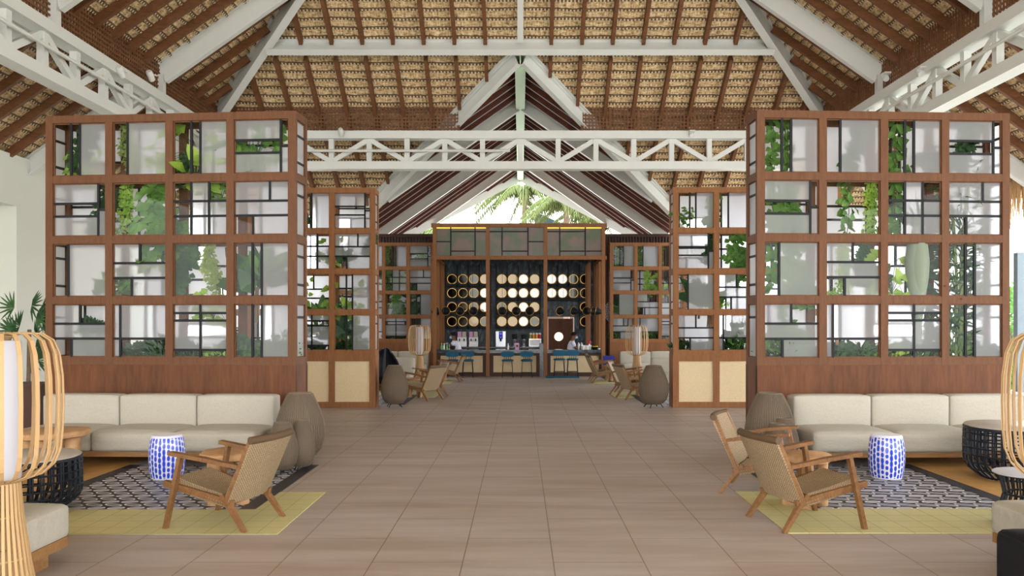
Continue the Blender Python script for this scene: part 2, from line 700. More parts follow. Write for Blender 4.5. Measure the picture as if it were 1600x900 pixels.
    def leaf(s, p, d, nrm, L, W, mi=0, bend=0.15):
        p, d, nrm = Vector(p), Vector(d).normalized(), Vector(nrm)
        sd = d.cross(nrm)
        if sd.length < 1e-3:
            sd = d.cross(Vector((0, 1, 0.1)))
        sd.normalize()
        nn = sd.cross(d).normalized()
        a = p
        b1 = p + d * L * 0.35 + sd * W * 0.5 + nn * W * 0.12
        b2 = p + d * L * 0.35 - sd * W * 0.5 + nn * W * 0.12
        m = p + d * L * 0.4
        c1 = p + d * L * 0.75 + sd * W * 0.3 - nn * L * bend * 0.5
        c2 = p + d * L * 0.75 - sd * W * 0.3 - nn * L * bend * 0.5
        e = p + d * L - nn * L * bend
        vs = [a, b1, b2, m, c1, c2, e]
        fs = [(0, 1, 3), (0, 3, 2), (1, 4, 6, 3), (3, 6, 5, 2)]
        return s.mesh(vs, fs, mi)

    def build(s, name, mats, parent=None, loc=None, smooth=False, rot=None):
        me = bpy.data.meshes.new(name)
        me.from_pydata(s.v, [], s.f)
        if not isinstance(mats, (list, tuple)):
            mats = [mats]
        for m in mats:
            me.materials.append(M[m] if isinstance(m, str) else m)
        me.polygons.foreach_set('material_index', s.m)
        if any(u is not None for u in s.uv):
            uvl = me.uv_layers.new(name='UVMap')
            for poly, u in zip(me.polygons, s.uv):
                if u is None:
                    continue
                for li, uvp in zip(poly.loop_indices, u):
                    uvl.data[li].uv = uvp
        if smooth:
            me.polygons.foreach_set('use_smooth', [True] * len(me.polygons))
            try:
                me.set_sharp_from_angle(angle=R(42))
            except Exception:
                pass
        me.update()
        o = bpy.data.objects.new(name, me)
        C.objects.link(o)
        if parent is not None:
            o.parent = parent
        if loc is not None:
            o.location = loc
        if rot is not None:
            o.rotation_euler = (0, 0, rot)
        return o


def tag(o, label, cat, group=None, kind=None):
    o['label'] = label
    o['category'] = cat
    if group:
        o['group'] = group
    if kind:
        o['kind'] = kind
    return o


def thing(name, label, cat, loc=(0, 0, 0), rz=0, group=None):
    o = bpy.data.objects.new(name, None)
    o.empty_display_size = 0.1
    C.objects.link(o)
    o.location = loc
    o.rotation_euler = (0, 0, rz)
    return tag(o, label, cat, group)


def struct(o):
    o['kind'] = 'structure'
    return o


kids = {}


def dup(root, loc, rz, label, group=None, scale=None):
    def rec(o, par):
        c = o.copy()
        C.objects.link(c)
        if par is not None:
            c.parent = par
        for ch in list(o.children):
            rec(ch, c)
        return c
    r = rec(root, None)
    r.location = loc
    r.rotation_euler = (0, 0, rz)
    r['label'] = label
    if group:
        r['group'] = group
    elif 'group' in r:
        del r['group']
    if scale:
        r.scale = (scale,) * 3 if isinstance(scale, (int, float)) else scale
    return r


class Maker:
    """first call places the prototype, later calls copy it"""
    def __init__(s, fn):
        s.fn, s.o = fn, None

    def __call__(s, loc, rz, label, group=None, scale=None):
        if s.o is None:
            s.o = s.fn()
            o = s.o
            o.location = loc
            o.rotation_euler = (0, 0, rz)
            o['label'] = label
            if group:
                o['group'] = group
            if scale:
                o.scale = (scale,) * 3 if isinstance(scale, (int, float)) else scale
            return o
        return dup(s.o, loc, rz, label, group, scale)
# ================================================================== STRUCTURE
XT, YF = 7.85, 21.3          # ring truss: half width, far end
XE = XT + 3.5                # eave overhang
YE = YF + 3.5
ZT = 7.3                     # thatch height over the truss
TS = 0.7                     # roof slope
RZ = 8.36                    # ridge of the second hall (thatch)
Y0 = YF + (ZT - RZ) / TS     # where that ridge meets the main far slope
CR = 0.205                   # plan length of one thatch course


def zmain(d):
    return ZT - TS * d


# floors
f = MB()
f.box(-10.9, 11.6, -3, 24.95, -0.25, 0).box(-10.9, -2.62, 24.95, 36, -0.25, 0).box(2.62, 11.6, 24.95, 36, -0.25, 0)
f.box(-2.62, 2.62, 28.0, 36, -0.25, 0)
struct(f.build('floor', 'floor'))
struct(MB().box(-2.62, 2.62, 24.95, 28.0, -0.5, -0.35).build('floor_behind_bar', 'marble'))
g = MB().box(-80, 80, -40, 160, -0.6, -0.5)
struct(g.build('ground', 'grass'))

# inlaid tile carpets of the four lounges
def inlay(sx, ylo, dirn, xo, xi, wall_off=0.0):
    """ylo: open end of the yellow strip; dirn +1 when the lounge runs away from the camera"""
    def Yr(a, b):
        a, b = ylo + dirn * a, ylo + dirn * b
        return min(a, b), max(a, b)

    def X(a, b):
        a, b = sx * a, sx * b
        return min(a, b), max(a, b)
    z = 0.006
    y = MB()
    y.box(*X(xo, 6.6), *Yr(0, 0.82), 0.0, z)
    y.box(*X(xo, xi), *Yr(0.82, 1.54), 0.0, z)
    struct(y.build('floor_yellow_tile_strip', 'ytile'))
    b = MB()
    b.box(*X(xi, xi + 0.14), *Yr(0.82, 3.02), 0.0, z + 0.001) if wall_off == 0 else b.box(*X(xi, xi + 0.14), *Yr(1.54, 3.02), 0.0, z + 0.001)
    b.box(*X(4.26, 4.40), *Yr(0.82, 3.02), 0.0, z + 0.001)
    struct(b.build('floor_black_tile_band', 'btile'))
    struct(MB().box(*X(xi + 0.14, 4.26), *Yr(0.82, 3.02), 0.0, z).build('floor_leaf_pattern_tiles', 'rug'))
    struct(MB().box(*X(4.40, 6.6), *Yr(0.82, 3.9), 0.0, z).build('floor_ochre_tiles', 'otile'))


inlay(-1, 6.2, 1, 1.84, 2.27)
inlay(1, 6.23, 1, 2.04, 2.45)
inlay(-1, 19.1, -1, 1.84, 2.27)
inlay(1, 19.1, -1, 2.04, 2.45)
inlay(-1, 21.4, 1, 1.84, 2.27)
inlay(1, 21.4, 1, 1.95, 2.4)


# ---- thatch slopes: stacked courses, each a slightly tilted strip
def thatch(name, spans, axis, sign, zfun, mat='thatch'):
    """spans: function d -> list of (u0,u1); d = plan distance inside(-)/outside(+) the truss line"""
    b = MB()
    k0, k1 = spans['k']
    for k in range(k0, k1):
        d0, d1 = k * CR, (k + 1) * CR
        for (a0, b0, a1, b1) in spans['f'](d0, d1):
            za, zb = zfun(d0) + 0.05, zfun(d1) - 0.02
            v0, v1 = -d0 / CR * 0.25, -d1 / CR * 0.25
            n = max(1, int(abs(b0 - a0) / 0.6))
            pts = []
            for i in range(n + 1):
                t = i / n
                w0 = rnd.uniform(-0.012, 0.012)
                w1 = rnd.uniform(-0.018, 0.018)
                pts.append(((a0 + (b0 - a0) * t, d0, za + w0), (a1 + (b1 - a1) * t, d1, zb + w1)))

            def tr(p):
                u, d, z = p
                return axis(u, d, z)
            for i in range(n):
                p, q = pts[i], pts[i + 1]
                b.face([tr(p[0]), tr(q[0]), tr(q[1]), tr(p[1])], 0,
                       [(p[0][0], v0), (q[0][0], v0), (q[1][0], v1), (p[1][0], v1)])
                # butt end of the course
                lo = (p[1][0], p[1][1], p[1][2] + 0.07)
                lo2 = (q[1][0], q[1][1], q[1][2] + 0.07)
                b.face([tr(p[1]), tr(q[1]), tr(lo2), tr(lo)], 0,
                       [(p[1][0], v1), (q[1][0], v1), (q[1][0], v1 + 0.03), (p[1][0], v1 + 0.03)])
    o = b.build(name, mat)
    return struct(o)


# far slope (above and beyond the far truss), cut by the second hall
def far_spans(d0, d1):
    res = []
    for s in (-1, 1):
        def lim(d):
            Y = YF + d
            return max(0.0, Y - Y0 - 0.14), XT + d
        i0, o0 = lim(d0)
        i1, o1 = lim(d1)
        if o0 <= i0 or o1 <= i1:
            continue
        res.append((s * i0, s * o0, s * i1, s * o1))
    return res


thatch('roof_thatch_far_slope', {'k': (-38, 17), 'f': far_spans}, lambda u, d, z: (u, YF + d, z), 1, zmain)
YN = -12.0
for s, nm in ((-1, 'left'), (1, 'right')):
    def sp(d0, d1):
        return [(YN, YF + d0, YN, YF + d1)]
    thatch('roof_thatch_%s_slope' % nm, {'k': (-38, 17), 'f': sp}, lambda u, d, z, s=s: (s * (XT + d), u, z), 1, zmain)

# second hall: two slopes from its ridge, ends cut on the diagonal
HS = 5.0
for s, nm in ((-1, 'left'), (1, 'right')):
    def sp2(d0, d1):
        return [(Y0 + d0 - 0.12, 36.2 - 1.05 * d0, Y0 + d1 - 0.12, 36.2 - 1.05 * d1)]
    thatch('roof_thatch_second_hall_%s' % nm, {'k': (0, 25), 'f': sp2}, lambda u, d, z, s=s: (s * d, u, z), 1,
           lambda d: RZ - TS * d)

# ---- timber rafters: each one a thing of its own
def rafter(a, b, w, h, mat, label, grp, name='wooden_rafter'):
    a, b = Vector(a), Vector(b)
    m = MB().bar(a - a, b - a, w, h)
    o = m.build(name, mat, None, a)
    return tag(o, label, 'rafter', grp)


ORD = ['first', 'second', 'third', 'fourth', 'fifth', 'sixth', 'seventh', 'eighth', 'ninth', 'tenth', 'eleventh', 'twelfth', 'thirteenth', 'fourteenth', 'fifteenth', 'sixteenth', 'seventeenth', 'eighteenth', 'nineteenth', 'twentieth', 'twenty-first', 'twenty-second', 'twenty-third', 'twenty-fourth', 'twenty-fifth']
GF = 'wooden rafters under the far thatch slope'
k = 0
for s in (-1, 1):
    for j in range(14):
        x = (0.84 if s < 0 else 0.74) + 0.735 * j
        if x > XE - 0.3:
            continue
        dtop = max(-4.6, x - XT + 0.12)
        dlow = 3.4 if Y0 + x > YE else Y0 + x - YF - 0.1
        dlow = min(dlow, 3.4)
        top = (s * x, YF + dtop, zmain(dtop) - 0.13)
        low = (s * x, YF + dlow, zmain(dlow) - 0.13)
        if x < XT:
            # upper piece stops on the purlin beam, lower piece starts below it
            if dtop < -1.7:
                rafter(top, (s * x, YF - 1.66, zmain(-1.66) - 0.13), 0.085, 0.2, 'rafter', '%s rafter %s of the middle, above the long white beam' % (ORD[j], 'left' if s < 0 else 'right'), 'upper rafters of the far slope')
            if dlow > -1.2:
                rafter((s * x, YF + max(-1.3, dtop), zmain(max(-1.3, dtop)) - 0.13), low, 0.085, 0.2, 'rafter', '%s rafter %s of the middle, below the long white beam' % (ORD[j], 'left' if s < 0 else 'right'), 'lower rafters of the far slope')
        else:
            rafter(top, low, 0.085, 0.2, 'rafter', 'short corner rafter of the far slope, %s %s of the middle' % (ORD[j], 'left' if s < 0 else 'right'), 'corner rafters of the far slope')

for s, nm in ((-1, 'left'), (1, 'right')):
    for j in range(-6, 17):
        Y = 13.8 + 0.683 * j
        if j % 6 == 0 and j <= 6:
            continue
        dtop = max(-4.6, Y - YF + 0.12)
        if dtop > 3:
            continue
        rafter((s * (XT + dtop), Y, zmain(dtop) - 0.11), (s * (XT + 3.4), Y, zmain(3.4) - 0.11), 0.085, 0.17, 'rafter',
               'brown wooden rafter over the %s side truss, %s from the camera' % (nm, ORD[j + 6]), 'wooden rafters of the %s slope' % nm)
        if dtop < -0.3 and False:
            pass

for s, nm in ((-1, 'left'), (1, 'right')):
    for j in range(1, 25):
        if j % 6 == 0:
            continue
        Y = Y0 + 0.683 * j
        dmin = max(0.05, Y - 36.1 if False else 0.05)
        # starts where it clears the near valley and ends at the far edge
        dhi = min(HS, Y - Y0 - 0.12)
        dhi = min(dhi, (36.0 - Y) / 1.05)
        if dhi < 0.3:
            continue
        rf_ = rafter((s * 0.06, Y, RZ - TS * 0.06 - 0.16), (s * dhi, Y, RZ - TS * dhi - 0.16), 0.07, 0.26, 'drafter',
               'dark brown rafter %s of the green-lit ridge, %s from the opening' % (nm, ORD[j]), 'second hall rafters on the %s' % nm, 'dark_rafter')
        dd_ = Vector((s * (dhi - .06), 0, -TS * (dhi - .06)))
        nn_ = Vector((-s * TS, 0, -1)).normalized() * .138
        MB().bar(nn_, dd_ + nn_, .022, .014).build('painted_lit_edge', 'shade', rf_)  # added pale strip paints in the sky-lit bottom edge of the rafter


# ---- steelwork
def ibeam(a, b, w, h, up=(0, 0, 1), t=0.03):
    a, b = Vector(a), Vector(b)
    m = MB()
    d = (b - a).normalized()
    sx = d.cross(Vector(up)).normalized()
    sz = sx.cross(d).normalized()
    m.bar(a, b, t, h - 0.01, up)
    m.bar(a + sz * (h / 2 - t / 2), b + sz * (h / 2 - t / 2), w, t, up)
    m.bar(a - sz * (h / 2 - t / 2), b - sz * (h / 2 - t / 2), w, t, up)
    return m


def steel(name, m, label, cat='beam', grp=None, mat='steel'):
    return tag(m.build(name, mat), label, cat, grp)


dP = -1.58
zp = zmain(dP) - 0.03
NS = Vector((0, TS, 1)).normalized()
nS = -NS * 0.21
xp = XT + dP - 0.22
steel('purlin_beam', ibeam(Vector((-xp, YF + dP, zp)) + nS, Vector((xp, YF + dP, zp)) + nS, 0.17, 0.40, up=NS), 'long white steel beam running across the far thatch slope')
steel('steel_rafter', ibeam((0, YF + dP - 0.3, zp - 0.03), (0, YF - 4.8, zmain(-4.8) - 0.22), 0.14, 0.3), 'white steel rafter rising in the middle from the long white beam')
for s, nm in ((-1, 'left'), (1, 'right')):
    steel('hip_beam', ibeam((s * (XT - 4.8), YF - 4.8, zmain(-4.8) - 0.24), (s * (XT + 3.3), YF + 3.3, zmain(3.3) - 0.24), 0.2, 0.44),
          'white steel hip beam on the far %s corner of the thatched roof' % nm)
    for q, Y in enumerate((9.7, 13.8, 17.9)):
        dt = max(-4.8, Y - YF + 0.2)
        m = ibeam((s * (XT + dt), Y, zmain(dt) - 0.26), (s * (XT + 0.0), Y, zmain(0.0) - 0.26), 0.15, 0.46)
        m.bar((s * XT, Y, zmain(0) - 0.28), (s * XT, Y, 6.6), 0.15, 0.15)
        steel('steel_rafter', m, 'white steel rafter of the %s slope, %s the camera' % (nm, ('nearest to', 'second from', 'third from')[q]))
        m = ibeam((s * (XT + 0.15), Y, zmain(0.15) - 0.26), (s * (XT + 3.3), Y, zmain(3.3) - 0.26), 0.15, 0.36)
        steel('eave_rafter', m, 'white steel rafter end over the %s eave, %s the camera' % (nm, ('nearest to', 'second from', 'third from')[q]))
    # valley beam of the second hall
    a = Vector((s * 0.1, Y0 + 0.1, RZ - 0.07 - 0.28))
    e = Vector((s * 4.95, Y0 + 4.95, RZ - TS * 4.95 - 0.28))
    m = ibeam(a, e, 0.16, 0.34)
    m.bar(a + Vector((0, 0, .2)), e + Vector((0, 0, .2)), 0.32, 0.03)
    steel('valley_beam', m, 'white steel valley beam on the %s edge of the second hall opening' % nm)
    # frames of the second hall
    for q, Y in enumerate((Y0 + 4.1, Y0 + 8.2, Y0 + 12.3)):
        dh = min(HS, Y - Y0 - 0.15, (36.0 - Y) / 1.05)
        m = ibeam((s * 0.1, Y, RZ - 0.07 - 0.3), (s * dh, Y, RZ - TS * dh - 0.3), 0.16, 0.42)
        steel('frame_beam', m, 'wide pale steel frame of the second hall, %s side, %s' % (nm, ('first from the truss', 'second from the truss', 'last before the gable')[q]))
    # prow edge at the far gable
    m = MB().bar((0, 36.2, RZ - 0.22), (s * 5.0, 36.2 - 5.25, RZ - 3.5 - 0.22), 0.9, 0.3)
    steel('rake_beam', m, 'broad pale board edging the far gable, %s side' % nm)
m = ibeam((0, Y0 + 0.15, RZ - 0.36), (0, 36.1, RZ - 0.36), 0.26, 0.4)
steel('ridge_beam', m, 'ridge beam with painted green foliage light, running back along the second hall', mat='ridge')


# ---- ring truss
def truss(a, b, n, z0, z1, label, name='lattice_truss'):
    a, b = Vector(a), Vector(b)
    t = thing(name, label, 'truss', (a.x, a.y, 0))
    d = b - a
    L = d.length
    L3 = Vector((d.x, d.y, 0))
    for nm, z in (('top_chord', z1), ('bottom_chord', z0)):
        MB().bar(Vector((0, 0, z)), L3 + Vector((0, 0, z)), 0.3, 0.2).build(nm, 'steel', t)
    st = d / n
    for i in range(n + 1):
        p = st * i
        MB().bar((p.x, p.y, z0 + 0.1), (p.x, p.y, z1 - 0.1), 0.13, 0.13, up=(0, 1, 0)).build('post', 'steel', t)
    for i in range(n):
        p, q = st * i, st * (i + 1)
        lo, hi = (z0 + 0.1, z1 - 0.1)
        if i % 2 == 0:
            lo, hi = hi, lo
        MB().bar((p.x, p.y, lo), (q.x, q.y, hi), 0.1, 0.12, up=(0, 0, 1)).build('diagonal_brace', 'steel', t)
    return t


ZB0 = P(0, 259.5, YF).z
ZB1 = P(0, 212, YF).z
truss((-XT, YF, 0), (XT, YF, 0), 16, ZB0, ZB1, 'white lattice truss spanning the hall in front of the second roof')
ns = 14
truss((-XT, YF, 0), (-XT, YF - ns * 0.98, 0), ns, ZB0, ZB1, 'white lattice truss running back along the left side')
truss((XT, YF, 0), (XT, YF - ns * 0.98, 0), ns, ZB0, ZB1, 'white lattice truss running back along the right side')
for s, nm in ((-1, 'left'), (1, 'right')):
    m = MB().tube([(s * (XT - 0.2), YF - 0.3, (ZB0 + ZB1) / 2), (s * (XT - 0.2), 8, (ZB0 + ZB1) / 2)], 0.035, 8)
    tag(m.build('rail_pipe', 'steel', smooth=True), 'thin white pipe fixed along the %s side truss' % nm, 'pipe')
a = P(440, 235.5, YF - 0.2)
e = P(797, 235.5, YF - 0.2)
tag(MB().tube([(-XT + 0.2, a.y, a.z), e], 0.035, 8).build('rail_pipe', 'steel', smooth=True), 'thin white pipe across the left half of the far truss', 'pipe')


# ---- wooden lattice bands between truss and thatch
def lattice(name, a, b, z0, z1, skip=None, pitch=0.092):
    a, b = Vector(a), Vector(b)
    d = b - a
    L = d.length
    u = d / L
    nrm = Vector((-u.y, u.x, 0))
    m = MB()
    n = int(L / pitch)
    for i in range(n + 1):
        p = a + u * (i * pitch)
        if skip and skip(p):
            continue
        w = 0.036 if i % 8 else 0.07
        m.bar((p.x, p.y, z0), (p.x, p.y, z1), w, 0.02, up=nrm)
    nz = int((z1 - z0) / pitch)
    runs = []
    if skip:
        cur = None
        for i in range(n + 1):
            p = a + u * (i * pitch)
            if not skip(p):
                if cur is None:
                    cur = p
                last = p
            elif cur is not None:
                runs.append((cur, last))
                cur = None
        if cur is not None:
            runs.append((cur, last))
    else:
        runs = [(a, b)]
    for r0, r1 in runs:
        for j in range(nz + 1):
            z = z0 + j * pitch
            o = nrm * 0.018
            m.bar((r0.x + o.x, r0.y + o.y, z), (r1.x + o.x, r1.y + o.y, z), 0.02, 0.036)
    return m.build(name, 'rafter')


for s, nm in ((-1, 'left'), (1, 'right')):
    xi = YF - Y0 + 0.1
    tag(lattice('wooden_lattice', (s * xi, YF + 0.1, 0), (s * XT, YF + 0.1, 0), ZB1 + 0.1, ZT - 0.04),
        'brown wooden lattice band above the far truss, %s half' % nm, 'lattice')
for s, nm in ((-1, 'left'), (1, 'right')):
    tag(lattice('wooden_lattice', (s * (XT + 0.05), YF, 0), (s * (XT + 0.05), 7.5, 0), ZB1 + 0.1, ZT + 0.02),
        'brown wooden lattice band above the %s side truss' % nm, 'lattice')


# spotlights
def mk_spot():
    t = thing('spotlight', '', 'spotlight')
    o = MB().lathe([(0.06, 0), (0.065, 0.02), (0.065, 0.2), (0.05, 0.22)], 16).build('lamp_head', 'steel', t, smooth=True)
    o.rotation_euler = (R(50), 0, 0)
    MB().bar((0, -.05, 0.1), (0, 0.08, 0.12), 0.14, 0.03).build('bracket', 'steel', t)
    return t


spot = Maker(mk_spot)
for px, py, Y, lb in ((192, 112, 16.2, 'white spotlight on the left lattice band, farther from the brown screen'), (238, 118, 17.4, 'white spotlight on the left lattice band beside the steel rafter'),
                  (534, 206, YF - 0.25, 'small white spotlight on the far truss, left half'), (1081, 206, YF - 0.25, 'small white spotlight on the far truss, right half'),
                  (1385, 116, 17.4, 'white spotlight on the right lattice band beside the steel rafter'), (1440, 108, 16.0, 'white spotlight on the right lattice band, farther from the steel rafter')):
    p = P(px, py, Y)
    if Y < 20:
        p = Vector(((-1 if px < 800 else 1) * (XT - 0.2), p.y, p.z))
        Yr = abs(p.x) * F / abs(px - VX)
        p = Vector((p.x, Yr, CH + (VY - py) * Yr / F))
    spot(p - Vector((0, 0, 0.1)), 0 if px < 800 else PI, lb)

# ---- walls
wl = MB()
wx = -10.7
wtop = ZT - TS * (-wx - XT) - 0.14
zn = 4.09
wl.box(wx - 0.25, wx, 17.4, 27, -0.2, wtop)
wl.box(wx - 0.25, wx, 2, 17.4, zn, wtop)
wl.box(wx - 0.9, wx - 0.8, 2, 17.5, -0.2, zn)
wl.box(wx - 0.8, wx - 0.25, 17.4, 17.5, -0.2, zn)
wl.box(wx - 0.8, wx - 0.25, 2, 17.4, zn, zn + 0.1)
struct(wl.build('wall_left', 'wall'))
# end wall behind the bar and behind the far screens: dark upright slats
for s, nm in ((-1, 'left'), (1, 'right')):
    m = MB()
    m.box(min(s * 2.68, s * 6.6), max(s * 2.68, s * 6.6), 27.6, 27.7, 0, 4.5)
    x = 2.7
    while x < 6.6:
        m.box(s * x - 0.025, s * x + 0.025, 27.52, 27.6, 0, 4.55)
        x += 0.1
    m.box(min(s * 2.68, s * 6.6), max(s * 2.68, s * 6.6), 27.5, 27.7, 4.5, 4.6)
    struct(m.build('wall_far_' + nm, 'slat'))

# eave thatch fringe on the right
fr = MB()
for i in range(900):
    y = rnd.uniform(12, 24.5)
    x = XE - rnd.uniform(0, 0.25)
    z = zmain(3.5) + 0.05
    L = rnd.uniform(0.5, 1.25)
    fr.bar((x, y, z), (x + rnd.uniform(-.06, .1), y + rnd.uniform(-.12, .12), z - L), 0.05, 0.008, w2=0.012)
tag(fr.build('thatch_fringe', 'fringe'), 'ragged hanging thatch at the right eave', 'thatch', kind='stuff')
# ================================================================== PLANTER SCREENS
# muntins of one window: (u0,v0,u1,v1) in 0..1, v from the top; clear panes as rectangles
PAT = {
    (0, 0): ([(.33, 0, .33, 1), (.5, 0, .5, 1)], [(0, 0, .5, 1)]),
    (0, 1): ([(.27, 0, .27, 1)], [(0, 0, .27, 1)]),
    (0, 2): ([(.33, 0, .33, 1), (.5, 0, .5, 1)], [(0, 0, .5, 1)]),
    (0, 3): ([(.85, 0, .85, 1), (0, .38, .85, .38), (0, .62, .85, .62), (.85, .5, 1, .5)], [(0, .38, .85, .62), (.85, 0, 1, .5)]),
    (1, 0): ([(.85, 0, .85, 1), (0, .38, .85, .38), (0, .62, .85, .62), (.85, .5, 1, .5)], [(0, .38, .85, .62), (.85, 0, 1, .5)]),
    (1, 1): ([], [(0, 0, 1, 1)]),
    (1, 2): ([(.33, 0, .33, 1), (.66, 0, .66, 1), (0, .36, 1, .36), (0, .64, 1, .64)], [(0, 0, .33, 1), (.66, 0, 1, .36)]),
    (1, 3): ([(0, .37, 1, .37), (0, .64, 1, .64), (.65, 0, .65, .37), (.34, .64, .34, 1)], [(0, .64, .34, 1)]),
    (2, 0): ([(.28, 0, .28, 1)], [(0, 0, .28, 1)]),
    (2, 1): ([(0, .37, 1, .37), (0, .65, 1, .65), (.5, 0, .5, .37), (.35, .65, .35, 1)], [(.5, 0, 1, .37), (0, .65, .35, 1)]),
    (2, 2): ([], [(0, 0, 1, 1)]),
    (2, 3): ([(.33, 0, .33, 1), (.5, 0, .5, 1)], [(0, 0, .5, 1)]),
    (3, 0): ([(0, .37, 1, .37), (0, .65, 1, .65), (.5, 0, .5, .37), (.34, .65, .34, 1)], [(.5, 0, 1, .37), (0, .65, .34, 1)]),
    (3, 1): ([(.13, 0, .13, 1), (0, .65, 1, .65)], [(.13, .65, 1, 1)]),
    (3, 2): ([(.5, 0, .5, 1), (0, .17, 1, .17), (0, .31, 1, .31), (0, .86, 1, .86)], [(0, .17, 1, .31), (0, .86, 1, 1)]),
    (3, 3): ([(.33, 0, .33, 1), (.5, 0, .5, 1)], [(0, 0, .5, 1)]),
}
SIDE = [([(0, .28, 1, .28), (0, .78, 1, .78)], []), ([(0, .25, 1, .25)], []), ([(0, .25, 1, .25), (0, .78, 1, .78)], []), ([(0, .25, 1, .25)], [])]
BACK = {(1, 1): ([(.2, 0, .2, 1), (0, .4, 1, .4), (0, .66, 1, .66)], [(.45, 0, 1, .4)]),
        (2, 2): ([(.42, 0, .42, .4), (0, .4, 1, .4), (0, .66, 1, .66), (.62, .66, .62, 1)], [(0, 0, .42, .4), (.62, .66, 1, 1)]),
        (0, 1): ([(.2, 0, .2, 1), (0, .6, .2, .6)], [])}


def subtract(rects, cuts):
    """cells of the grid made of all cut edges that are in no clear pane"""
    us = sorted({0, 1} | {c[0] for c in cuts} | {c[2] for c in cuts})
    vs = sorted({0, 1} | {c[1] for c in cuts} | {c[3] for c in cuts})
    out = []
    for a, b in zip(us, us[1:]):
        for c, d in zip(vs, vs[1:]):
            m = ((a + b) / 2, (c + d) / 2)
            if not any(q[0] < m[0] < q[2] and q[1] < m[1] < q[3] for q in cuts):
                out.append((a, c, b, d))
    return out


PW = 0.095   # post width


def window(parent, org, du, W, H, pat, nrm):
    """org = top-left corner of the opening (local), du unit dir, W,H size"""
    org, du, nrm = Vector(org), Vector(du), Vector(nrm)
    lines, clr = pat

    def pt(u, v, o=0.0):
        return org + du * (u * W) + Vector((0, 0, -v * H)) + nrm * o
    mu = MB()
    for a, b, c, d in lines:
        mu.bar(pt(a, b), pt(c, d), 0.03, 0.024, up=nrm)
    if not lines:
        mu = None
    fr = MB()
    # inner wooden bead of the window
    for a, b, c, d in ((0, 0, 1, 0), (0, 1, 1, 1), (0, 0, 0, 1), (1, 0, 1, 1)):
        fr.bar(pt(a, b), pt(c, d), 0.03, 0.02, up=nrm)
    wd = fr.build('window', FM, parent)
    if mu:
        mu.build('glazing_bar', 'black', wd)
    fz = MB()
    for a, b, c, d in subtract(None, clr):
        p = [pt(a, d), pt(c, d), pt(c, b), pt(a, b)]
        q = [x + nrm * 0.006 for x in p]
        fz.mesh(p + q, [(3, 2, 1, 0), (4, 5, 6, 7), (0, 1, 5, 4), (1, 2, 6, 5), (2, 3, 7, 6), (3, 0, 4, 7)])
    if fz.v:
        fz.build('frosted_pane', 'frost' if nrm.y < -.5 else 'frostb', wd)
    if clr:
        for a, b, c, d in clr:
            MB().face([pt(a, d), pt(c, d), pt(c, b), pt(a, b)]).build('clear_pane', 'clear', wd)
    return wd


DEP = 0.42


def planter_screen(label, org, rz, W, ztop, zsill, zbase_kind, side):
    global FM
    FM = side[0]
    """local: x 0..W along the front (left to right), y 0..DEP away from camera"""
    t = thing('planter_screen', label, 'screen', org, rz)
    fr = MB()
    n = 4
    px = [i * (W - PW) / n for i in range(n + 1)]
    hz = ztop - zsill
    zs = [zsill + (hz - PW) * i / 4 for i in range(5)]   # bottom of each rail
    for yy in (0, DEP - 0.06):
        for x in px:
            fr.box(x, x + PW, yy, yy + 0.06, 0, ztop - 0.001)
        for z in zs:
            fr.box(0.001, W - 0.001, yy + 0.002, yy + 0.058, z, z + PW)
    for x in (0, W - 0.06):
        for z in zs:
            fr.box(x + 0.002, x + 0.058, 0.03, DEP - 0.03, z, z + PW)
    fr.box(0.01, W - 0.01, 0.03, DEP - 0.03, ztop - 0.03, ztop - 0.004)
    fr.build('frame', FM, t)
    # base
    if zbase_kind == 'solid':
        MB().box(0.0, W, -0.012, 0.03, 0.0, zsill + 0.002).box(0, W, DEP - 0.03, DEP + 0.012, 0, zsill).box(0.0, 0.06, 0.0, DEP, 0, zsill).box(W - 0.06, W, 0, DEP, 0, zsill).build('base_panel', side[1], t)
    else:
        b = MB()
        b.box(0, W, -0.004, 0.05, 0, 0.11).box(0, W, -0.004, 0.05, zsill - 0.11, zsill + 0.004)
        b.box(-0.003, 0.05, 0, DEP, 0, zsill).box(W - 0.05, W + 0.003, 0, DEP, 0, zsill).box(0, W, DEP - 0.05, DEP + 0.003, 0, zsill)
        for x in px:
            b.box(x - 0.01, x + PW + 0.01, -0.007, 0.047, 0.002, zsill - .002)
        b.build('base_frame', FM, t)
        for i in range(n):
            x0, x1 = px[i] + PW, px[i + 1]
            q = MB()
            q.face([(x0, 0.02, 0.1), (x1, 0.02, 0.1), (x1, 0.02, zsill - 0.1), (x0, 0.02, zsill - 0.1)], 0,
                   [(0, 0), (x1 - x0, 0), (x1 - x0, zsill - 0.2), (0, zsill - 0.2)])
            q.build('cane_panel', 'cane', t)
    MB().box(0.06, W - 0.06, 0.06, DEP - 0.06, zsill - 0.1, zsill + 0.04).build('soil_tray', 'soil', t)
    WH = zs[1] - zs[0] - PW
    for r in range(4):
        zt = zs[4 - r]
        for c in range(4):
            x0 = px[c] + PW
            WW = px[c + 1] - x0
            window(t, (x0, 0.035, zt), (1, 0, 0), WW, WH, PAT[(r, c)], (0, -1, 0))
            window(t, (x0, DEP - 0.035, zt), (1, 0, 0), WW, WH, BACK.get((r, c), PAT[(3 - r, (c + 1) % 4)]), (0, 1, 0))
        for x in (0.03, W - 0.03):
            window(t, (x, 0.06, zt), (0, 1, 0), DEP - 0.12, WH, SIDE[r], (-1 if x < 1 else 1, 0, 0))
    return t


# name, inner/outer front corners
SCR = {}


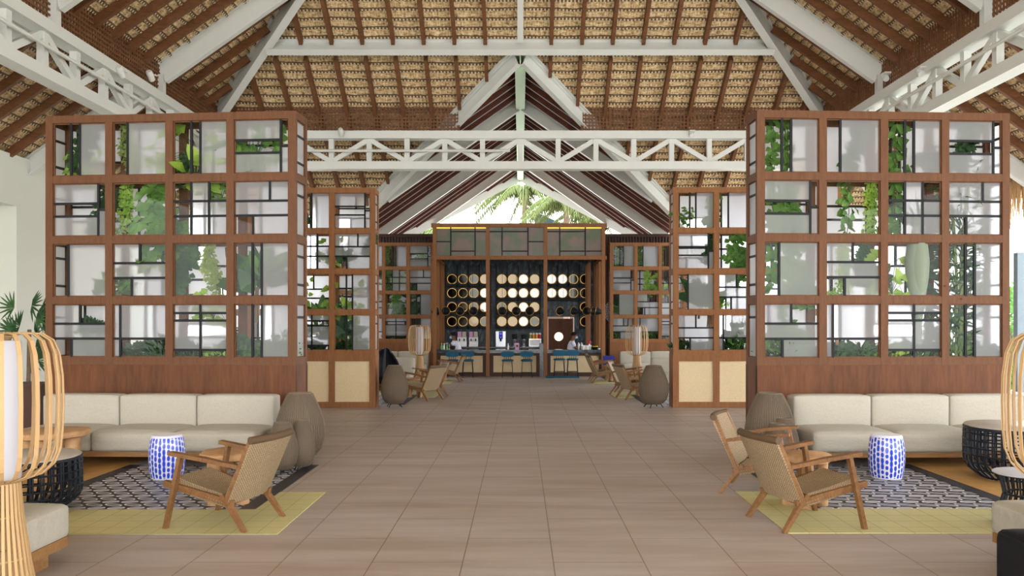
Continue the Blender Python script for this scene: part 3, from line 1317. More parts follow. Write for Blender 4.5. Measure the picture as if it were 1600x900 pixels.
def place(key, label, left, right, ztop, zsill, kind):
    a, b = Vector(left), Vector(right)
    d = b - a
    rz = math.atan2(d.y, d.x)
    W = d.length
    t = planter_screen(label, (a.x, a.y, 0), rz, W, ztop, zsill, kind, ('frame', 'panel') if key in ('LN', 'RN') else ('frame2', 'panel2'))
    SCR[key] = (a, rz, W, ztop, zsill)
    return t


def gx(px, Y):
    return (px - VX) * Y / F


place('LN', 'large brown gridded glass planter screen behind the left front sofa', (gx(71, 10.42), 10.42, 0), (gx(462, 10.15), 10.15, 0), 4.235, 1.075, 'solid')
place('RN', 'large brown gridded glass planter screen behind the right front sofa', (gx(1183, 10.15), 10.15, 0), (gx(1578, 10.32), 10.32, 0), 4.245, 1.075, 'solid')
place('LM', 'gridded glass planter screen with cane panels, middle of the left row', (gx(586, 15.5) - 3.18, 15.5, 0), (gx(586, 15.5), 15.5, 0), 4.165, 0.99, 'cane')
place('RM', 'gridded glass planter screen with cane panels, middle of the right row', (gx(1052, 15.5), 15.5, 0), (gx(1052, 15.5) + 3.18, 15.5, 0), 4.175, 0.99, 'cane')
place('LF', 'farthest gridded glass planter screen on the left, beside the bar', (gx(678, 25.9) - 3.18, 25.9, 0), (gx(678, 25.9), 25.9, 0), 4.15, 1.0, 'solid')
place('RF', 'farthest gridded glass planter screen on the right, beside the bar', (gx(953, 25.9), 25.9, 0), (gx(953, 25.9) + 3.18, 25.9, 0), 4.15, 1.0, 'solid')


# ================================================================== PLANTS
def unit():
    while True:
        v = Vector((rnd.uniform(-1, 1), rnd.uniform(-1, 1), rnd.uniform(-1, 1)))
        if 0.05 < v.length < 1:
            return v.normalized()


def mk_vine(L, n, ls, spread, leafm, seed, lw=0.9):
    def fn():
        r = random.Random(seed)
        t = thing('hanging_vine', '', 'plant')
        st = MB()
        lf = MB()
        for q in range(3):
            pts = []
            ph = r.uniform(0, 6)
            ll = L * r.uniform(0.75, 1)
            for i in range(9):
                f = i / 8
                pts.append((spread * 0.5 * math.sin(ph + f * 5) * (0.4 + f), 0.03 * math.cos(ph + f * 4), -ll * f))
            st.tube(pts, 0.004, 5)
            for i in range(n // 3):
                f = r.random()
                k = min(7, int(f * 8))
                a, b = Vector(pts[k]), Vector(pts[k + 1])
                p = a.lerp(b, f * 8 - k)
                ang = r.uniform(0, 2 * PI)
                d = Vector((math.cos(ang), 0.5 * math.sin(ang), -0.35 + r.uniform(-.4, .3)))
                s = ls * r.uniform(0.7, 1.25)
                p = p + Vector((r.uniform(-1, 1) * spread * 0.35, r.uniform(-.05, .05), 0))
                lf.leaf(p, d, (0, -1, 0.5), s, s * lw)
        st.build('stem', 'dleaf', t)
        lf.build('foliage', leafm, t)
        return t
    return Maker(fn)


def mk_pothos(leafm, seed, n=16, ls=0.2):
    def fn():
        r = random.Random(seed)
        t = thing('broad_leaf_climber', '', 'plant')
        st, lf = MB(), MB()
        for i in range(n):
            e = Vector((r.uniform(-.35, .35), r.uniform(-.1, .1), r.uniform(-.35, .3)))
            st.tube([(0, 0, -0.3), e * 0.5 + Vector((0, 0, 0.05)), e], 0.004, 5)
            d = Vector((r.uniform(-1, 1), r.uniform(-.3, .1), r.uniform(-.6, .4)))
            lf.leaf(e, d, (0, -1, 0.6), ls * r.uniform(.7, 1.2), ls * 0.72, bend=0.2)
        st.build('stem', 'dleaf', t)
        lf.build('foliage', leafm, t)
        return t
    return Maker(fn)


def mk_bush(leafm, seed, wdt, h, n, ls):
    def fn():
        r = random.Random(seed)
        t = thing('leafy_ground_plant', '', 'plant')
        st, lf = MB(), MB()
        for i in range(n):
            a = r.uniform(0, 2 * PI)
            q = r.random() ** 0.6
            e = Vector((math.cos(a) * wdt * q, math.sin(a) * min(0.13, wdt) * q, h * r.uniform(.15, 1) * (1 - 0.5 * q)))
            if i % 6 == 0:
                st.tube([(e.x * .3, e.y * .3, 0), e], 0.004, 4)
            d = Vector((math.cos(a), math.sin(a) * .4, r.uniform(0, 1)))
            s = ls * r.uniform(.6, 1.3)
            lf.leaf(e, d, unit(), s, s * .6)
        st.build('stem', 'dleaf', t)
        lf.build('foliage', leafm, t)
        return t
    return Maker(fn)


def mk_fern(leafm, seed, L, n, wid=0.05):
    def fn():
        r = random.Random(seed)
        t = thing('arching_fern', '', 'plant')
        lf = MB()
        st = MB()
        for i in range(n):
            a = 2 * PI * i / n + r.uniform(-.2, .2)
            ll = L * r.uniform(.7, 1.1)
            dr = Vector((math.cos(a), math.sin(a) * 0.3, 0))
            pts = []
            up = r.uniform(0.5, 1.1)
            for k in range(6):
                f = k / 5
                pts.append(dr * ll * 0.7 * f + Vector((0, 0, ll * (up * f - 0.7 * f * f))))
            st.tube(pts, 0.003, 4)
            for k in range(1, 6):
                for s in (-1, 1):
                    d = (pts[k] - pts[k - 1]).normalized()
                    sd = d.cross(Vector((0, 1, 0))).normalized()
                    for o in (0, .5):
                        p = pts[k - 1].lerp(pts[k], o)
                        lf.leaf(p, sd * s + d * .9, (0, -1, 0.3), ll * 0.26 * (1.1 - k / 7), wid * .7)
        st.build('stem', 'dleaf', t)
        lf.build('foliage', leafm, t)
        return t
    return Maker(fn)


def mk_blade(leafm, seed, L, n, W):
    """rosette of big simple leaves"""
    def fn():
        r = random.Random(seed)
        t = thing('broad_leaf_plant', '', 'plant')
        lf, st = MB(), MB()
        st.tube([(0, 0, -0.9 * L), (0.02, 0, 0)], 0.022, 6)
        for i in range(n):
            a = 2 * PI * i / n + r.uniform(-.3, .3)
            d = Vector((math.cos(a), 0.25 * math.sin(a), r.uniform(0.3, 1.5)))
            z0 = r.uniform(-.3, .1) * L
            e = Vector((0, 0, z0)) + d * 0.08
            lf.leaf(e, d, (0, -1, .6), L * r.uniform(.7, 1.1), W, bend=0.25)
        st.build('stem', 'bark', t)
        lf.build('foliage', leafm, t)
        return t
    return Maker(fn)


def mk_bamboo():
    r = random.Random(31)
    t = thing('bamboo_palm', '', 'plant')
    st, lf = MB(), MB()
    for q in range(5):
        x = -0.12 + 0.06 * q
        h = 1.5 + 0.22 * q
        pts = [(x, r.uniform(-.05, .05), 0), (x + r.uniform(-.05, .05), 0, h * .5), (x + r.uniform(-.1, .15), 0, h)]
        st.tube(pts, 0.02, 7)
        for z in range(int(h / 0.16)):
            zz = 0.3 + z * 0.16
            if zz > h + .1:
                break
            for k in range(5):
                a = r.uniform(0, 2 * PI)
                p = Vector((x, 0, min(zz, h))) + Vector((math.cos(a) * .06, math.sin(a) * .03, 0))
                d = Vector((math.cos(a), math.sin(a) * .35, r.uniform(-.2, .8)))
                e = p + d * 0.12
                for j in range(4):
                    lf.leaf(e, d + unit() * .55, (0, -1, .4), r.uniform(.14, .24), .026, bend=.3)
    st.build('stem', 'pleaf', t)
    lf.build('foliage', 'dleaf', t)
    return t


V_ivy = mk_vine(0.72, 48, 0.1, 0.05, 'ivy', 1)
V_ivyw = mk_vine(0.9, 240, 0.12, 0.3, 'ivy', 2)
V_dark = mk_vine(0.62, 210, 0.075, 0.16, 'dleaf', 3)
V_lite = mk_vine(0.8, 420, 0.045, 0.13, 'lleaf', 4)
V_pale = mk_vine(0.75, 420, 0.05, 0.15, 'pleaf', 5)
V_big = mk_vine(0.75, 33, 0.14, 0.12, 'ivy', 6)
B_poth = mk_pothos('lleaf', 8, 24, .24)
B_pothd = mk_pothos('ivy', 9, 30, .2)
B_low = mk_bush('dleaf', 10, .28, .24, 260, .08)
B_lowl = mk_bush('lleaf', 11, .24, .2, 200, .06)
B_mid = mk_bush('ivy', 12, .26, .46, 260, .09)
B_fern = mk_fern('dleaf', 13, .5, 18, .07)
B_spiky = mk_fern('lleaf', 14, .55, 11, .03)
B_blade = mk_blade('dleaf', 15, .44, 16, .2)
B_blade2 = mk_blade('ivy', 16, .38, 14, .15)
BAMB = Maker(mk_bamboo)

ROWN = ['top row', 'second row', 'third row', 'bottom row']
COLN = ['first', 'second', 'third', 'fourth']
SCN = {'LN': 'left front screen', 'RN': 'right front screen', 'LM': 'middle left screen', 'RM': 'middle right screen',
       'LF': 'far left screen', 'RF': 'far right screen'}


usedl = {}


def put(mk, key, u, v, what, scale=1, rz=0, y=0.21, hang=False):
    """u in 0..4 columns from the left, v in 0..4 rows from the top; base (or hanging point) at that spot"""
    a, r, W, zt, zs = SCR[key]
    x = u / 4 * (W - PW) + PW / 2
    z = zt - 0.03 - v * (zt - zs - PW) / 4
    p = Vector((x, y, 0))
    loc = Vector((a.x, a.y, 0)) + Matrix.Rotation(r, 3, 'Z') @ p
    loc.z = z
    c, rr = min(3, int(u)), min(3, int(v + (0.02 if not hang else 0)))
    vv = min(3, int(v - 0.01)) if not hang else rr
    lb = '%s, %s column, %s, %s' % (what, COLN[c], ROWN[vv if not hang else rr], SCN[key])
    usedl.setdefault(lb, 0)
    usedl[lb] += 1
    if usedl[lb] > 1:
        lb = 'right-hand ' + lb
    return mk(loc, rz, lb, None, scale)


BOT = 4.0
# --- large left front screen
put(V_dark, 'LN', .42, .05, 'dark green hanging vine', 1.15, hang=True)
put(B_poth, 'LN', .42, .80, 'broad yellow-green leaf cluster', .55)
put(V_pale, 'LN', 1.18, .05, 'fine pale green trailing plant', 1, hang=True)
put(V_lite, 'LN', 1.13, 1.05, 'bright yellow-green trailing plant', .95, hang=True)
put(B_poth, 'LN', 1.72, .62, 'pair of round leaves', .42)
put(B_poth, 'LN', 2.3, .6, 'climbing plant with large glossy leaves', 1)
put(B_pothd, 'LN', 3.25, .5, 'climbing plant with broad leaves', 1)
put(V_dark, 'LN', 2.12, .55, 'dark leaved vine', .8, hang=True)
put(V_ivyw, 'LN', 1.7, 1.02, 'wide curtain of ivy', 1.25, hang=True)
put(V_dark, 'LN', .78, 1.1, 'dark green hanging vine', 1.25, hang=True)
put(B_pothd, 'LN', 2.7, 1.25, 'small ivy sprig', .5)
put(B_mid, 'LN', .95, 3.0, 'feathery green bush', .9)
put(V_dark, 'LN', 2.1, 2.05, 'vine climbing the post', 1.3, hang=True)
put(V_pale, 'LN', 2.55, 2.02, 'string of pale hanging beads', 1, hang=True)
put(B_poth, 'LN', 2.6, 3.12, 'trailing round leaves', .55)
put(B_blade, 'LN', 3.3, 2.8, 'large leathery leaved tree', 1.15)
put(B_blade2, 'LN', 3.45, 2.6, 'tall green leaf spray', 1.0)
put(B_fern, 'LN', .62, 3.55, 'slender sprigs of bamboo leaves', .8)
put(B_low, 'LN', 1.45, BOT, 'low leafy ground cover', 1)
put(B_low, 'LN', 1.85, BOT - .02, 'low leafy ground cover', 1.3)
put(B_low, 'LN', 2.25, BOT, 'low leafy ground cover', .8)
put(B_lowl, 'LN', 2.75, BOT, 'bright green ground cover', 1)
put(B_fern, 'LN', 3.2, BOT, 'arching spiky fern', 1.3)
put(B_mid, 'LN', 3.75, BOT, 'pale green bush', .8)
put(B_mid, 'LN', .6, BOT, 'blurred green bush', .9)
# --- large right front screen
put(V_ivy, 'RN', .28, .02, 'hanging ivy strand', 1.05, hang=True)
put(V_ivy, 'RN', .5, .02, 'darker hanging ivy strand', 1.05, rz=2, hang=True)
put(V_ivy, 'RN', .3, 1.02, 'hanging ivy strand', 1.1, hang=True)
put(V_ivyw, 'RN', .55, 1.15, 'hanging ivy mass', .75, hang=True)
put(V_ivy, 'RN', .27, 2.02, 'hanging ivy strand', .95, hang=True)
put(V_ivyw, 'RN', .62, 2.02, 'blurred ivy mass', .95, hang=True)
put(V_dark, 'RN', 1.7, .1, 'blurred hanging vine', 1.1, hang=True, y=.28)
put(V_ivy, 'RN', 1.5, 1.02, 'long hanging ivy strand', 1.15, rz=1, hang=True)
put(V_lite, 'RN', 1.92, 1.05, 'bright yellow-green trailing plant', 1, hang=True)
put(V_big, 'RN', 2.32, .02, 'hanging vine with large heart leaves', 1.1, hang=True)
put(V_big, 'RN', 2.3, 1.02, 'hanging vine with pale heart leaves', .9, hang=True)
put(V_dark, 'RN', 3.5, .02, 'dense hanging plant', 1.2, hang=True)
put(B_fern, 'RN', 3.0, .8, 'palm fronds', .9)
put(V_lite, 'RN', 1.45, 2.02, 'trailing pale plant', 1, hang=True)
put(V_dark, 'RN', 1.75, 2.02, 'dark hanging vine', .7, hang=True)
put(B_blade, 'RN', 1.93, 2.75, 'plant with dark paddle leaves', .75)
put(B_poth, 'RN', 2.25, 2.6, 'leafy branch of pale leaves', .8)
put(BAMB, 'RN', 3.3, BOT, 'tall bamboo palm', 1.0)
put(B_mid, 'RN', 3.25, BOT, 'green bush at the foot of the bamboo', 1)
put(B_spiky, 'RN', .95, 3.05, 'arching grass', .7)
put(B_mid, 'RN', .45, BOT, 'leafy bush', 1.15)
put(B_mid, 'RN', .65, BOT, 'blurred low bush', .7)
put(V_ivy, 'RN', .45, 3.02, 'ivy strand', .8, hang=True)
put(B_low, 'RN', 1.3, BOT, 'low leafy ground cover', 1)
put(B_low, 'RN', 1.7, BOT, 'low leafy ground cover', 1)
put(B_lowl, 'RN', 2.2, BOT, 'bright green ground cover', 1.2)
put(B_low, 'RN', 2.65, BOT, 'low leafy ground cover', 1.1)
put(B_low, 'RN', 3.7, BOT, 'low leafy ground cover', 1)
put(B_spiky, 'RN', 1.05, 3.02, 'spiky grass', .6)
# bottle-shaped trunk
a, r, W, zt, zs = SCR['RN']
m = MB().lathe([(.05, 0), (.055, .5), (.09, .8), (.135, 1.1), (.145, 1.3), (.12, 1.55), (.05, 1.75)], 20)
t = thing('bottle_palm', 'grey-green bottle shaped palm trunk in the third column of the right front screen', 'plant', (a.x + 2.6 * W / 4, a.y + .25, zs))
m.build('trunk', plain('grey_green_trunk', (118, 128, 112), .7), t, smooth=True)
l = MB()
for i in range(12):
    an = i * 2 * PI / 12
    l.leaf((0, 0, 1.7), (math.cos(an), .25 * math.sin(an), .9), (0, -1, .5), .45, .05, bend=.4)
l.build('foliage', 'dleaf', t)
# --- middle screens
put(V_dark, 'LM', 2.1, .5, 'dark hanging vine', 1.4, hang=True)
put(V_dark, 'LM', 2.05, 1.1, 'dark ivy strand', 1.3, hang=True)
put(B_blade, 'LM', 3.2, 1.75, 'plant with one large pale leaf', .7)
put(V_dark, 'LM', 3.9, 1.0, 'dark hanging vine', .9, hang=True)
put(B_poth, 'LM', 2.9, 1.5, 'light green climber', .6)
put(B_poth, 'LM', 2.15, 2.5, 'yellow-green leaves', .6)
put(B_blade2, 'LM', 2.7, 3.2, 'leafy green plant', 1.1)
put(B_poth, 'LM', 3.25, 2.75, 'bright broad leaves', .9)
put(B_blade, 'LM', 3.25, 3.6, 'dark leafed shrub', 1)
put(B_mid, 'LM', 2.7, 3.7, 'blurred green bush', 1)
put(B_low, 'LM', 2.4, BOT, 'low leafy ground cover', 1)
put(B_low, 'LM', 3.3, BOT, 'low leafy ground cover', 1)
put(B_mid, 'LM', 3.55, BOT, 'green bush', .8)
put(B_pothd, 'RM', .2, .6, 'round leaved hanging plant', .5)
put(V_big, 'RM', .9, .2, 'hanging pale leaves', .9, hang=True)
put(V_ivyw, 'RM', 1.6, 1.05, 'wide ivy strand', 1, hang=True)
put(V_ivy, 'RM', 1.05, .05, 'ivy strand', 1, hang=True)
put(V_dark, 'RM', .93, 1.05, 'dark vine', 1.1, hang=True)
put(B_blade, 'RM', .62, 2.7, 'large dark paddle leaves', .95)
put(B_blade2, 'RM', .85, 2.9, 'arching broad leaves', 1.1)
put(V_ivy, 'RM', 1.6, 2.05, 'ivy strand', .5, hang=True)
put(B_spiky, 'RM', 1.05, 2.95, 'spiky grass tuft', .8)
put(B_low, 'RM', .3, BOT, 'low leafy ground cover', 1)
put(B_low, 'RM', .8, BOT, 'low leafy ground cover', .9)
put(B_mid, 'RM', 1.7, BOT, 'dark green bush', 1.4)
put(B_low, 'RM', 1.3, BOT, 'low leafy ground cover', 1)
# --- far screens
put(V_ivy, 'LF', 2.12, .03, 'ivy strand', 1, hang=True)
put(V_ivyw, 'LF', 3.6, .03, 'wide ivy strand', .9, hang=True)
put(V_dark, 'LF', 1.7, .8, 'dark vine', 1.2, hang=True)
put(B_poth, 'LF', 2.7, 1.4, 'bright leaf cluster', .7)
put(V_big, 'LF', 2.15, 1.02, 'heart leaved vine', 1, hang=True)
put(B_blade, 'LF', 3.3, 2.2, 'dark leafy plant', 1)
put(V_ivyw, 'LF', 2.5, 2.02, 'pale ivy curtain', .9, hang=True)
put(B_blade, 'LF', 3.3, 2.9, 'broad leaved palm', 1)
put(B_low, 'LF', 2.3, BOT, 'low leafy ground cover', 1)
put(B_low, 'LF', 2.8, BOT, 'low leafy ground cover', .9)
put(V_ivy, 'RF', .3, .03, 'ivy strand', 1.3, hang=True)
put(V_dark, 'RF', .5, .03, 'dark vine', 1.2, hang=True)
put(V_ivyw, 'RF', 1.15, .03, 'wide ivy strand', .8, hang=True)
put(V_ivy, 'RF', 2.05, .03, 'ivy strand', 1.1, hang=True)
put(V_lite, 'RF', 1.5, 1.03, 'light green hanging plant', 1.3, hang=True)
put(B_blade2, 'RF', 1.9, 2.1, 'spreading palm', 1)
put(B_poth, 'RF', 2.2, 1.7, 'yellow-green leaf cluster', .9)
put(B_blade, 'RF', .6, 2.5, 'dark paddle leaved plant', 1)
put(B_blade2, 'RF', .7, 3.0, 'blurred bright green plant', 1.2)
put(B_mid, 'RF', .3, BOT, 'green bush', 1)
put(B_low, 'RF', 1.5, BOT, 'low leafy ground cover', 1.1)
put(B_mid, 'RF', 1.8, BOT, 'dark green bush', .9)
put(B_low, 'RF', 2.3, BOT, 'low leafy ground cover', 1)
# potted palm by the left wall
t = thing('potted_palm', 'green palm plant standing against the white wall left of the large screen', 'plant', (-7.75, 12.9, 0))
MB().lathe([(.16, 0), (.22, .45), (.24, .5), (.2, .5)], 20).build('pot', 'stone', t, smooth=True)
MB().tube([(0, 0, .4), (.02, 0, 1.5)], .03, 8).build('stem', 'bark', t)
l = MB()
pr = random.Random(5)
for q in range(18):
    h = pr.uniform(.9, 1.8)
    an = pr.uniform(0, 2 * PI)
    c0 = Vector((0, 0, h)) + Vector((math.cos(an), math.sin(an), .45)) * .2
    for k in range(9):
        bt = (k - 4) * .3
        ax = Vector((math.cos(an), math.sin(an) * .5, .3))
        dd = ax * math.cos(bt) + Vector((-.3 * math.sin(an), 0, 1)) * math.sin(bt) * .9
        l.leaf(c0, dd, (0, -1, .2), .27, .035, bend=.15)
l.build('foliage', 'dleaf', t)
# ================================================================== FURNITURE
def mk_sofa(n, mw):
    """faces -y; x from 0 to n*mw; y 0 (front) .. 0.9 (back)"""
    t = thing('sofa', '', 'sofa')
    W = n * mw
    pl = MB()
    pl.box(0.01, W - 0.01, 0.03, 0.9, 0.115, 0.18)
    pl.build('plinth', 'plinth', t)
    for x in (0.2, W - 0.3):
        for y in (0.3, 0.72):
            MB().box(x, x + 0.1, y, y + 0.1, 0, 0.12).build('leg', 'plinth', t)
    for i in range(n):
        MB().soft(i * mw + 0.004, (i + 1) * mw - 0.004, 0.0, 0.88, 0.17, 0.395, r=0.04, puff=0.022).build('seat_cushion', 'fabric', t, smooth=True)
        MB().soft(i * mw + 0.004, (i + 1) * mw - 0.004, 0.62, 0.88, 0.36, 0.745, r=0.03, puff=0.012).build('back_cushion', 'fabric', t, smooth=True)
    return t


SOFA3 = Maker(lambda: mk_sofa(3, 0.93))
SOFA2 = Maker(lambda: mk_sofa(2, 0.93))
SOFA3((-2.92 - 2.79, 9.12, 0), -0.035, 'beige linen three-seat sofa against the large left front screen')
SOFA3((3.22, 9.0, 0), 0.02, 'beige linen three-seat sofa against the large right front screen')
sf_ = SOFA2((-3.01, 5.5, 0), PI, 'pale linen sofa end beside the near left bamboo lamp')
MB().box(.09, 1.6, .12, .85, 0, .118).build('base_block', 'plinth', sf_)
SOFA2((3.2 + 1.86, 5.6, 0), PI, 'pale linen sofa end at the right edge behind the black bag')
SOFA2((-2.59 - 1.86, 19.35, 0), 0, 'pale sofa in the middle distance on the left, beside a bamboo lamp')
SOFA2((3.2, 19.35, 0), 0, 'pale sofa in the middle distance on the right, behind the round basket')
SOFA3((-2.75 - 2.79, 23.9, 0), 0, 'white sofa farthest back on the left, against the far screen')
SOFA3((2.98, 23.9, 0), 0, 'white sofa farthest back on the right, against the far screen')


# ---- woven armchair, faces +y
def quadpanel(m, grid, th, nrm_flip=False, mi=0):
    """grid of Vectors rows x cols -> thick sheet with UV in metres"""
    nr, nc = len(grid), len(grid[0])
    def nrm(i, j):
        a = grid[min(i + 1, nr - 1)][j] - grid[max(i - 1, 0)][j]
        b = grid[i][min(j + 1, nc - 1)] - grid[i][max(j - 1, 0)]
        return a.cross(b).normalized()
    up = [[grid[i][j] + nrm(i, j) * th / 2 for j in range(nc)] for i in range(nr)]
    dn = [[grid[i][j] - nrm(i, j) * th / 2 for j in range(nc)] for i in range(nr)]
    cu = [0]
    for j in range(1, nc):
        cu.append(cu[-1] + (grid[nr // 2][j] - grid[nr // 2][j - 1]).length)
    cv = [0]
    for i in range(1, nr):
        cv.append(cv[-1] + (grid[i][nc // 2] - grid[i - 1][nc // 2]).length)
    for i in range(nr - 1):
        for j in range(nc - 1):
            uv = [(cu[j], cv[i]), (cu[j + 1], cv[i]), (cu[j + 1], cv[i + 1]), (cu[j], cv[i + 1])]
            m.face([up[i][j], up[i][j + 1], up[i + 1][j + 1], up[i + 1][j]], mi, uv)
            m.face([dn[i + 1][j], dn[i + 1][j + 1], dn[i][j + 1], dn[i][j]], mi, [uv[3], uv[2], uv[1], uv[0]])
    for j in range(nc - 1):
        for i, a in ((0, 0), (nr - 1, 1)):
            q = [dn[i][j], dn[i][j + 1], up[i][j + 1], up[i][j]]
            m.face(q if not a else q[::-1], mi, [(cu[j], 0), (cu[j + 1], 0), (cu[j + 1], th), (cu[j], th)])
    for i in range(nr - 1):
        for j, a in ((0, 0), (nc - 1, 1)):
            q = [up[i][j], up[i + 1][j], dn[i + 1][j], dn[i][j]]
            m.face(q, mi, [(0, cv[i]), (0, cv[i + 1]), (th, cv[i + 1]), (th, cv[i])])
    return m


def mk_armchair():
    t = thing('woven_armchair', '', 'armchair')
    for s in (-1, 1):
        MB().bar((s * .325, .335, 0), (s * .30, .215, .565), .034, .036, up=(1, 0, 0), w2=.03, h2=.05).build('front_leg', 'teak', t)
        MB().bar((s * .27, -.335, 0), (s * .248, -.13, .28), .03, .034, up=(1, 0, 0), w2=.034, h2=.06).build('rear_leg', 'teak', t)
        a = MB()
        a.bar((s * .315, .30, .59), (s * .30, .0, .552), .062, .03, w2=.066)
        a.bar((s * .30, .0, .552), (s * .262, -.27, .5), .066, .03, w2=.04)
        a.build('armrest', 'teak', t)
        MB().bar((s * .272, .385, .345), (s * .25, -.22, .215), .034, .05).build('side_rail', 'teak', t)
        MB().bar((s * .262, -.16, .20), (s * .255, -.385, .715), .034, .042, up=(1, 0, 0)).build('back_post', 'teak', t)
    MB().bar((-.275, .31, .325), (.275, .31, .325), .04, .04).bar((-.25, -.17, .22), (.25, -.17, .22), .04, .04).build('cross_rail', 'teak', t)
    g = []
    for i in range(7):
        f = i / 6
        row = []
        y = -.16 + .49 * f
        z = .235 + .125 * f
        for j in range(9):
            u = -1 + j / 4
            w_ = .262 + .012 * f
            row.append(Vector((u * w_, y, z - .035 * (1 - u * u) * math.sin(PI * f) ** .5 + .012 - (.05 if abs(u) == 1 else 0))))
        g.append(row)
    m = quadpanel(MB(), g, .045)
    m.build('seat', 'rope', t)
    g = []
    for i in range(8):
        f = i / 7
        row = []
        for j in range(9):
            u = -1 + j / 4
            yy = -.165 - .22 * f
            zz = .225 + .475 * f
            row.append(Vector((u * .275, yy - .045 * (1 - u * u), zz)))
        g.append(row)
    m = quadpanel(MB(), g, .05)
    m.build('backrest', 'rope', t)
    m = MB()
    pts = []
    for j in range(9):
        u = -1 + j / 4
        pts.append((u * .285, -.39 - .045 * (1 - u * u), .708))
    m.tube([Vector(p) for p in pts], .03, 10)
    m.build('top_rail', 'rope', t, smooth=True)
    return t


CHAIR = Maker(mk_armchair)


def chair(cx, cy, dx, dy, label, rear=True):
    d = Vector((dx, dy, 0)).normalized()
    c = Vector((cx, cy, 0)) + d * (.33 if rear else 0)
    CHAIR(c, math.atan2(-d.x, d.y), label, None)


chair(-2.03, 6.5, -.963, .27, 'low teak armchair with woven rope seat, alone at the left front rug')
chair(1.945, 6.5, .97, .245, 'low teak armchair with woven rope seat, nearest at the right front rug')
chair(2.0, 7.96, .9, -.43, 'low teak armchair with woven rope seat, behind the nearest right armchair')
chair(-1.745, 16.92, -.87, .49, 'woven armchair beside the round basket in the left middle distance')
chair(-1.72, 18.35, -.9, -.4, 'woven armchair behind the one beside the basket, left middle distance')
chair(-1.62, 22.45, -1, .05, 'woven armchair near the left end of the bar')
chair(2.12, 17.3, .96, .26, 'woven armchair beside the round basket in the right middle distance')
chair(2.1, 18.7, .95, -.31, 'woven armchair behind the one beside the basket, right middle distance')
chair(1.91, 22.1, 1, .03, 'woven armchair near the right end of the bar, the nearer of two')
chair(1.93, 23.1, 1, -.12, 'woven armchair closest to the right bar counter')


# ---- rattan baskets / floor lanterns
def mk_basket():
    t = thing('rattan_floor_lantern', '', 'basket')
    prof = [(.10, .06), (.17, .08), (.235, .16), (.27, .28), (.275, .38), (.255, .50), (.215, .62), (.165, .73), (.135, .79), (.128, .80), (.118, .79), (.118, .74)]
    b = MB().lathe(prof, 60, uvs=True)
    b.build('body', 'wicker', t, smooth=True)
    r = MB()
    for k in range(60):
        an = 2 * PI * k / 60
        pts = [Vector((math.cos(an) * (p[0] + .004), math.sin(an) * (p[0] + .004), p[1])) for p in prof[1:9]]
        r.tube(pts, .0055, 5)
    r.build('rib', 'wicker', t)
    for k in range(4):
        an = PI / 4 + k * PI / 2
        c, s = math.cos(an), math.sin(an)
        MB().tube([(c * .12, s * .12, .09), (c * .19, s * .19, 0.0)], .009, 6).build('leg', 'black', t)
    return t


BASK = Maker(mk_basket)
BASK((gx(469, 9.45), 9.45, 0), 0.2, 'large brown rattan floor lantern at the right end of the left sofa')
BASK((gx(472, 8.92), 8.92, 0), 0.5, 'small rattan lantern in front of the large one, closer to the walkway, left group', None, (.5, .5, .69))
BASK((gx(441, 8.72), 8.72, 0), 0.9, 'small rattan lantern directly behind the left armchair', None, (.58, .58, .69))
BASK((gx(1203, 9.45), 9.45, 0), 0.2, 'large brown rattan floor lantern at the left end of the right sofa')
BASK((gx(1226, 8.98), 8.98, 0), 0.5, 'small rattan lantern nearer to the right sofa, right group', None, (.55, .55, .7))
BASK((gx(1214, 8.6), 8.6, 0), 0.9, 'small rattan lantern in front, behind the arms of the right armchairs', None, (.55, .55, .69))
BASK((gx(612, 15.3), 15.3 + .35, 0), 0.3, 'brown rattan floor lantern at the corner of the middle left screen', None, (.92, .92, 1.0))
BASK((gx(1024, 15.4), 15.3 + .3, 0), 0.3, 'brown rattan floor lantern at the corner of the middle right screen', None, (1.02, 1.02, 1.0))


# ---- ceramic garden stools
def mk_gstool():
    t = thing('ceramic_garden_stool', '', 'stool')
    MB().lathe([(.135, 0), (.15, .006), (.168, .08), (.178, .2), (.176, .3), (.162, .4), (.15, .44), (.14, .449)], 40).build('body', 'dots', t, smooth=True)
    return t


GST = Maker(mk_gstool)
GST((gx(261, 8.43), 8.43, .006), 0, 'blue and white dotted ceramic stool on the left patterned rug')
GST((gx(1385, 8.45), 8.45, .006), 1.3, 'blue and white dotted ceramic stool on the right patterned rug')


# ---- stump side tables
def mk_stump():
    t = thing('wooden_stump_table', '', 'side table')
    r = random.Random(3)
    seg = 40
    m = MB()
    rr = [1 + .05 * math.sin(3 * 2 * PI * k / seg + 1) + .03 * math.sin(7 * 2 * PI * k / seg) for k in range(seg)]
    vs = []
    for z, q in ((.385, .93), (.395, .99), (.43, 1.0), (.445, .98), (.45, .95)):
        for k in range(seg):
            a = 2 * PI * k / seg
            vs.append((math.cos(a) * .27 * rr[k] * q, math.sin(a) * .27 * rr[k] * q, z))
    fs = []
    for i in range(4):
        for k in range(seg):
            k2 = (k + 1) % seg
            fs.append((i * seg + k, i * seg + k2, (i + 1) * seg + k2, (i + 1) * seg + k))
    fs.append(tuple(range(seg))[::-1])
    fs.append(tuple(range(4 * seg, 5 * seg)))
    m.mesh(vs, fs)
    m.build('table_top', 'stump', t, smooth=True)
    for k in range(4):
        a = PI / 4 + k * PI / 2 + .2
        c, s = math.cos(a), math.sin(a)
        MB().lathe([(.058, 0), (.06, .02), (.055, .2), (.062, .39)], 10, c=(c * .17, s * .17, 0)).build('leg', 'stump', t, smooth=True)
    return t


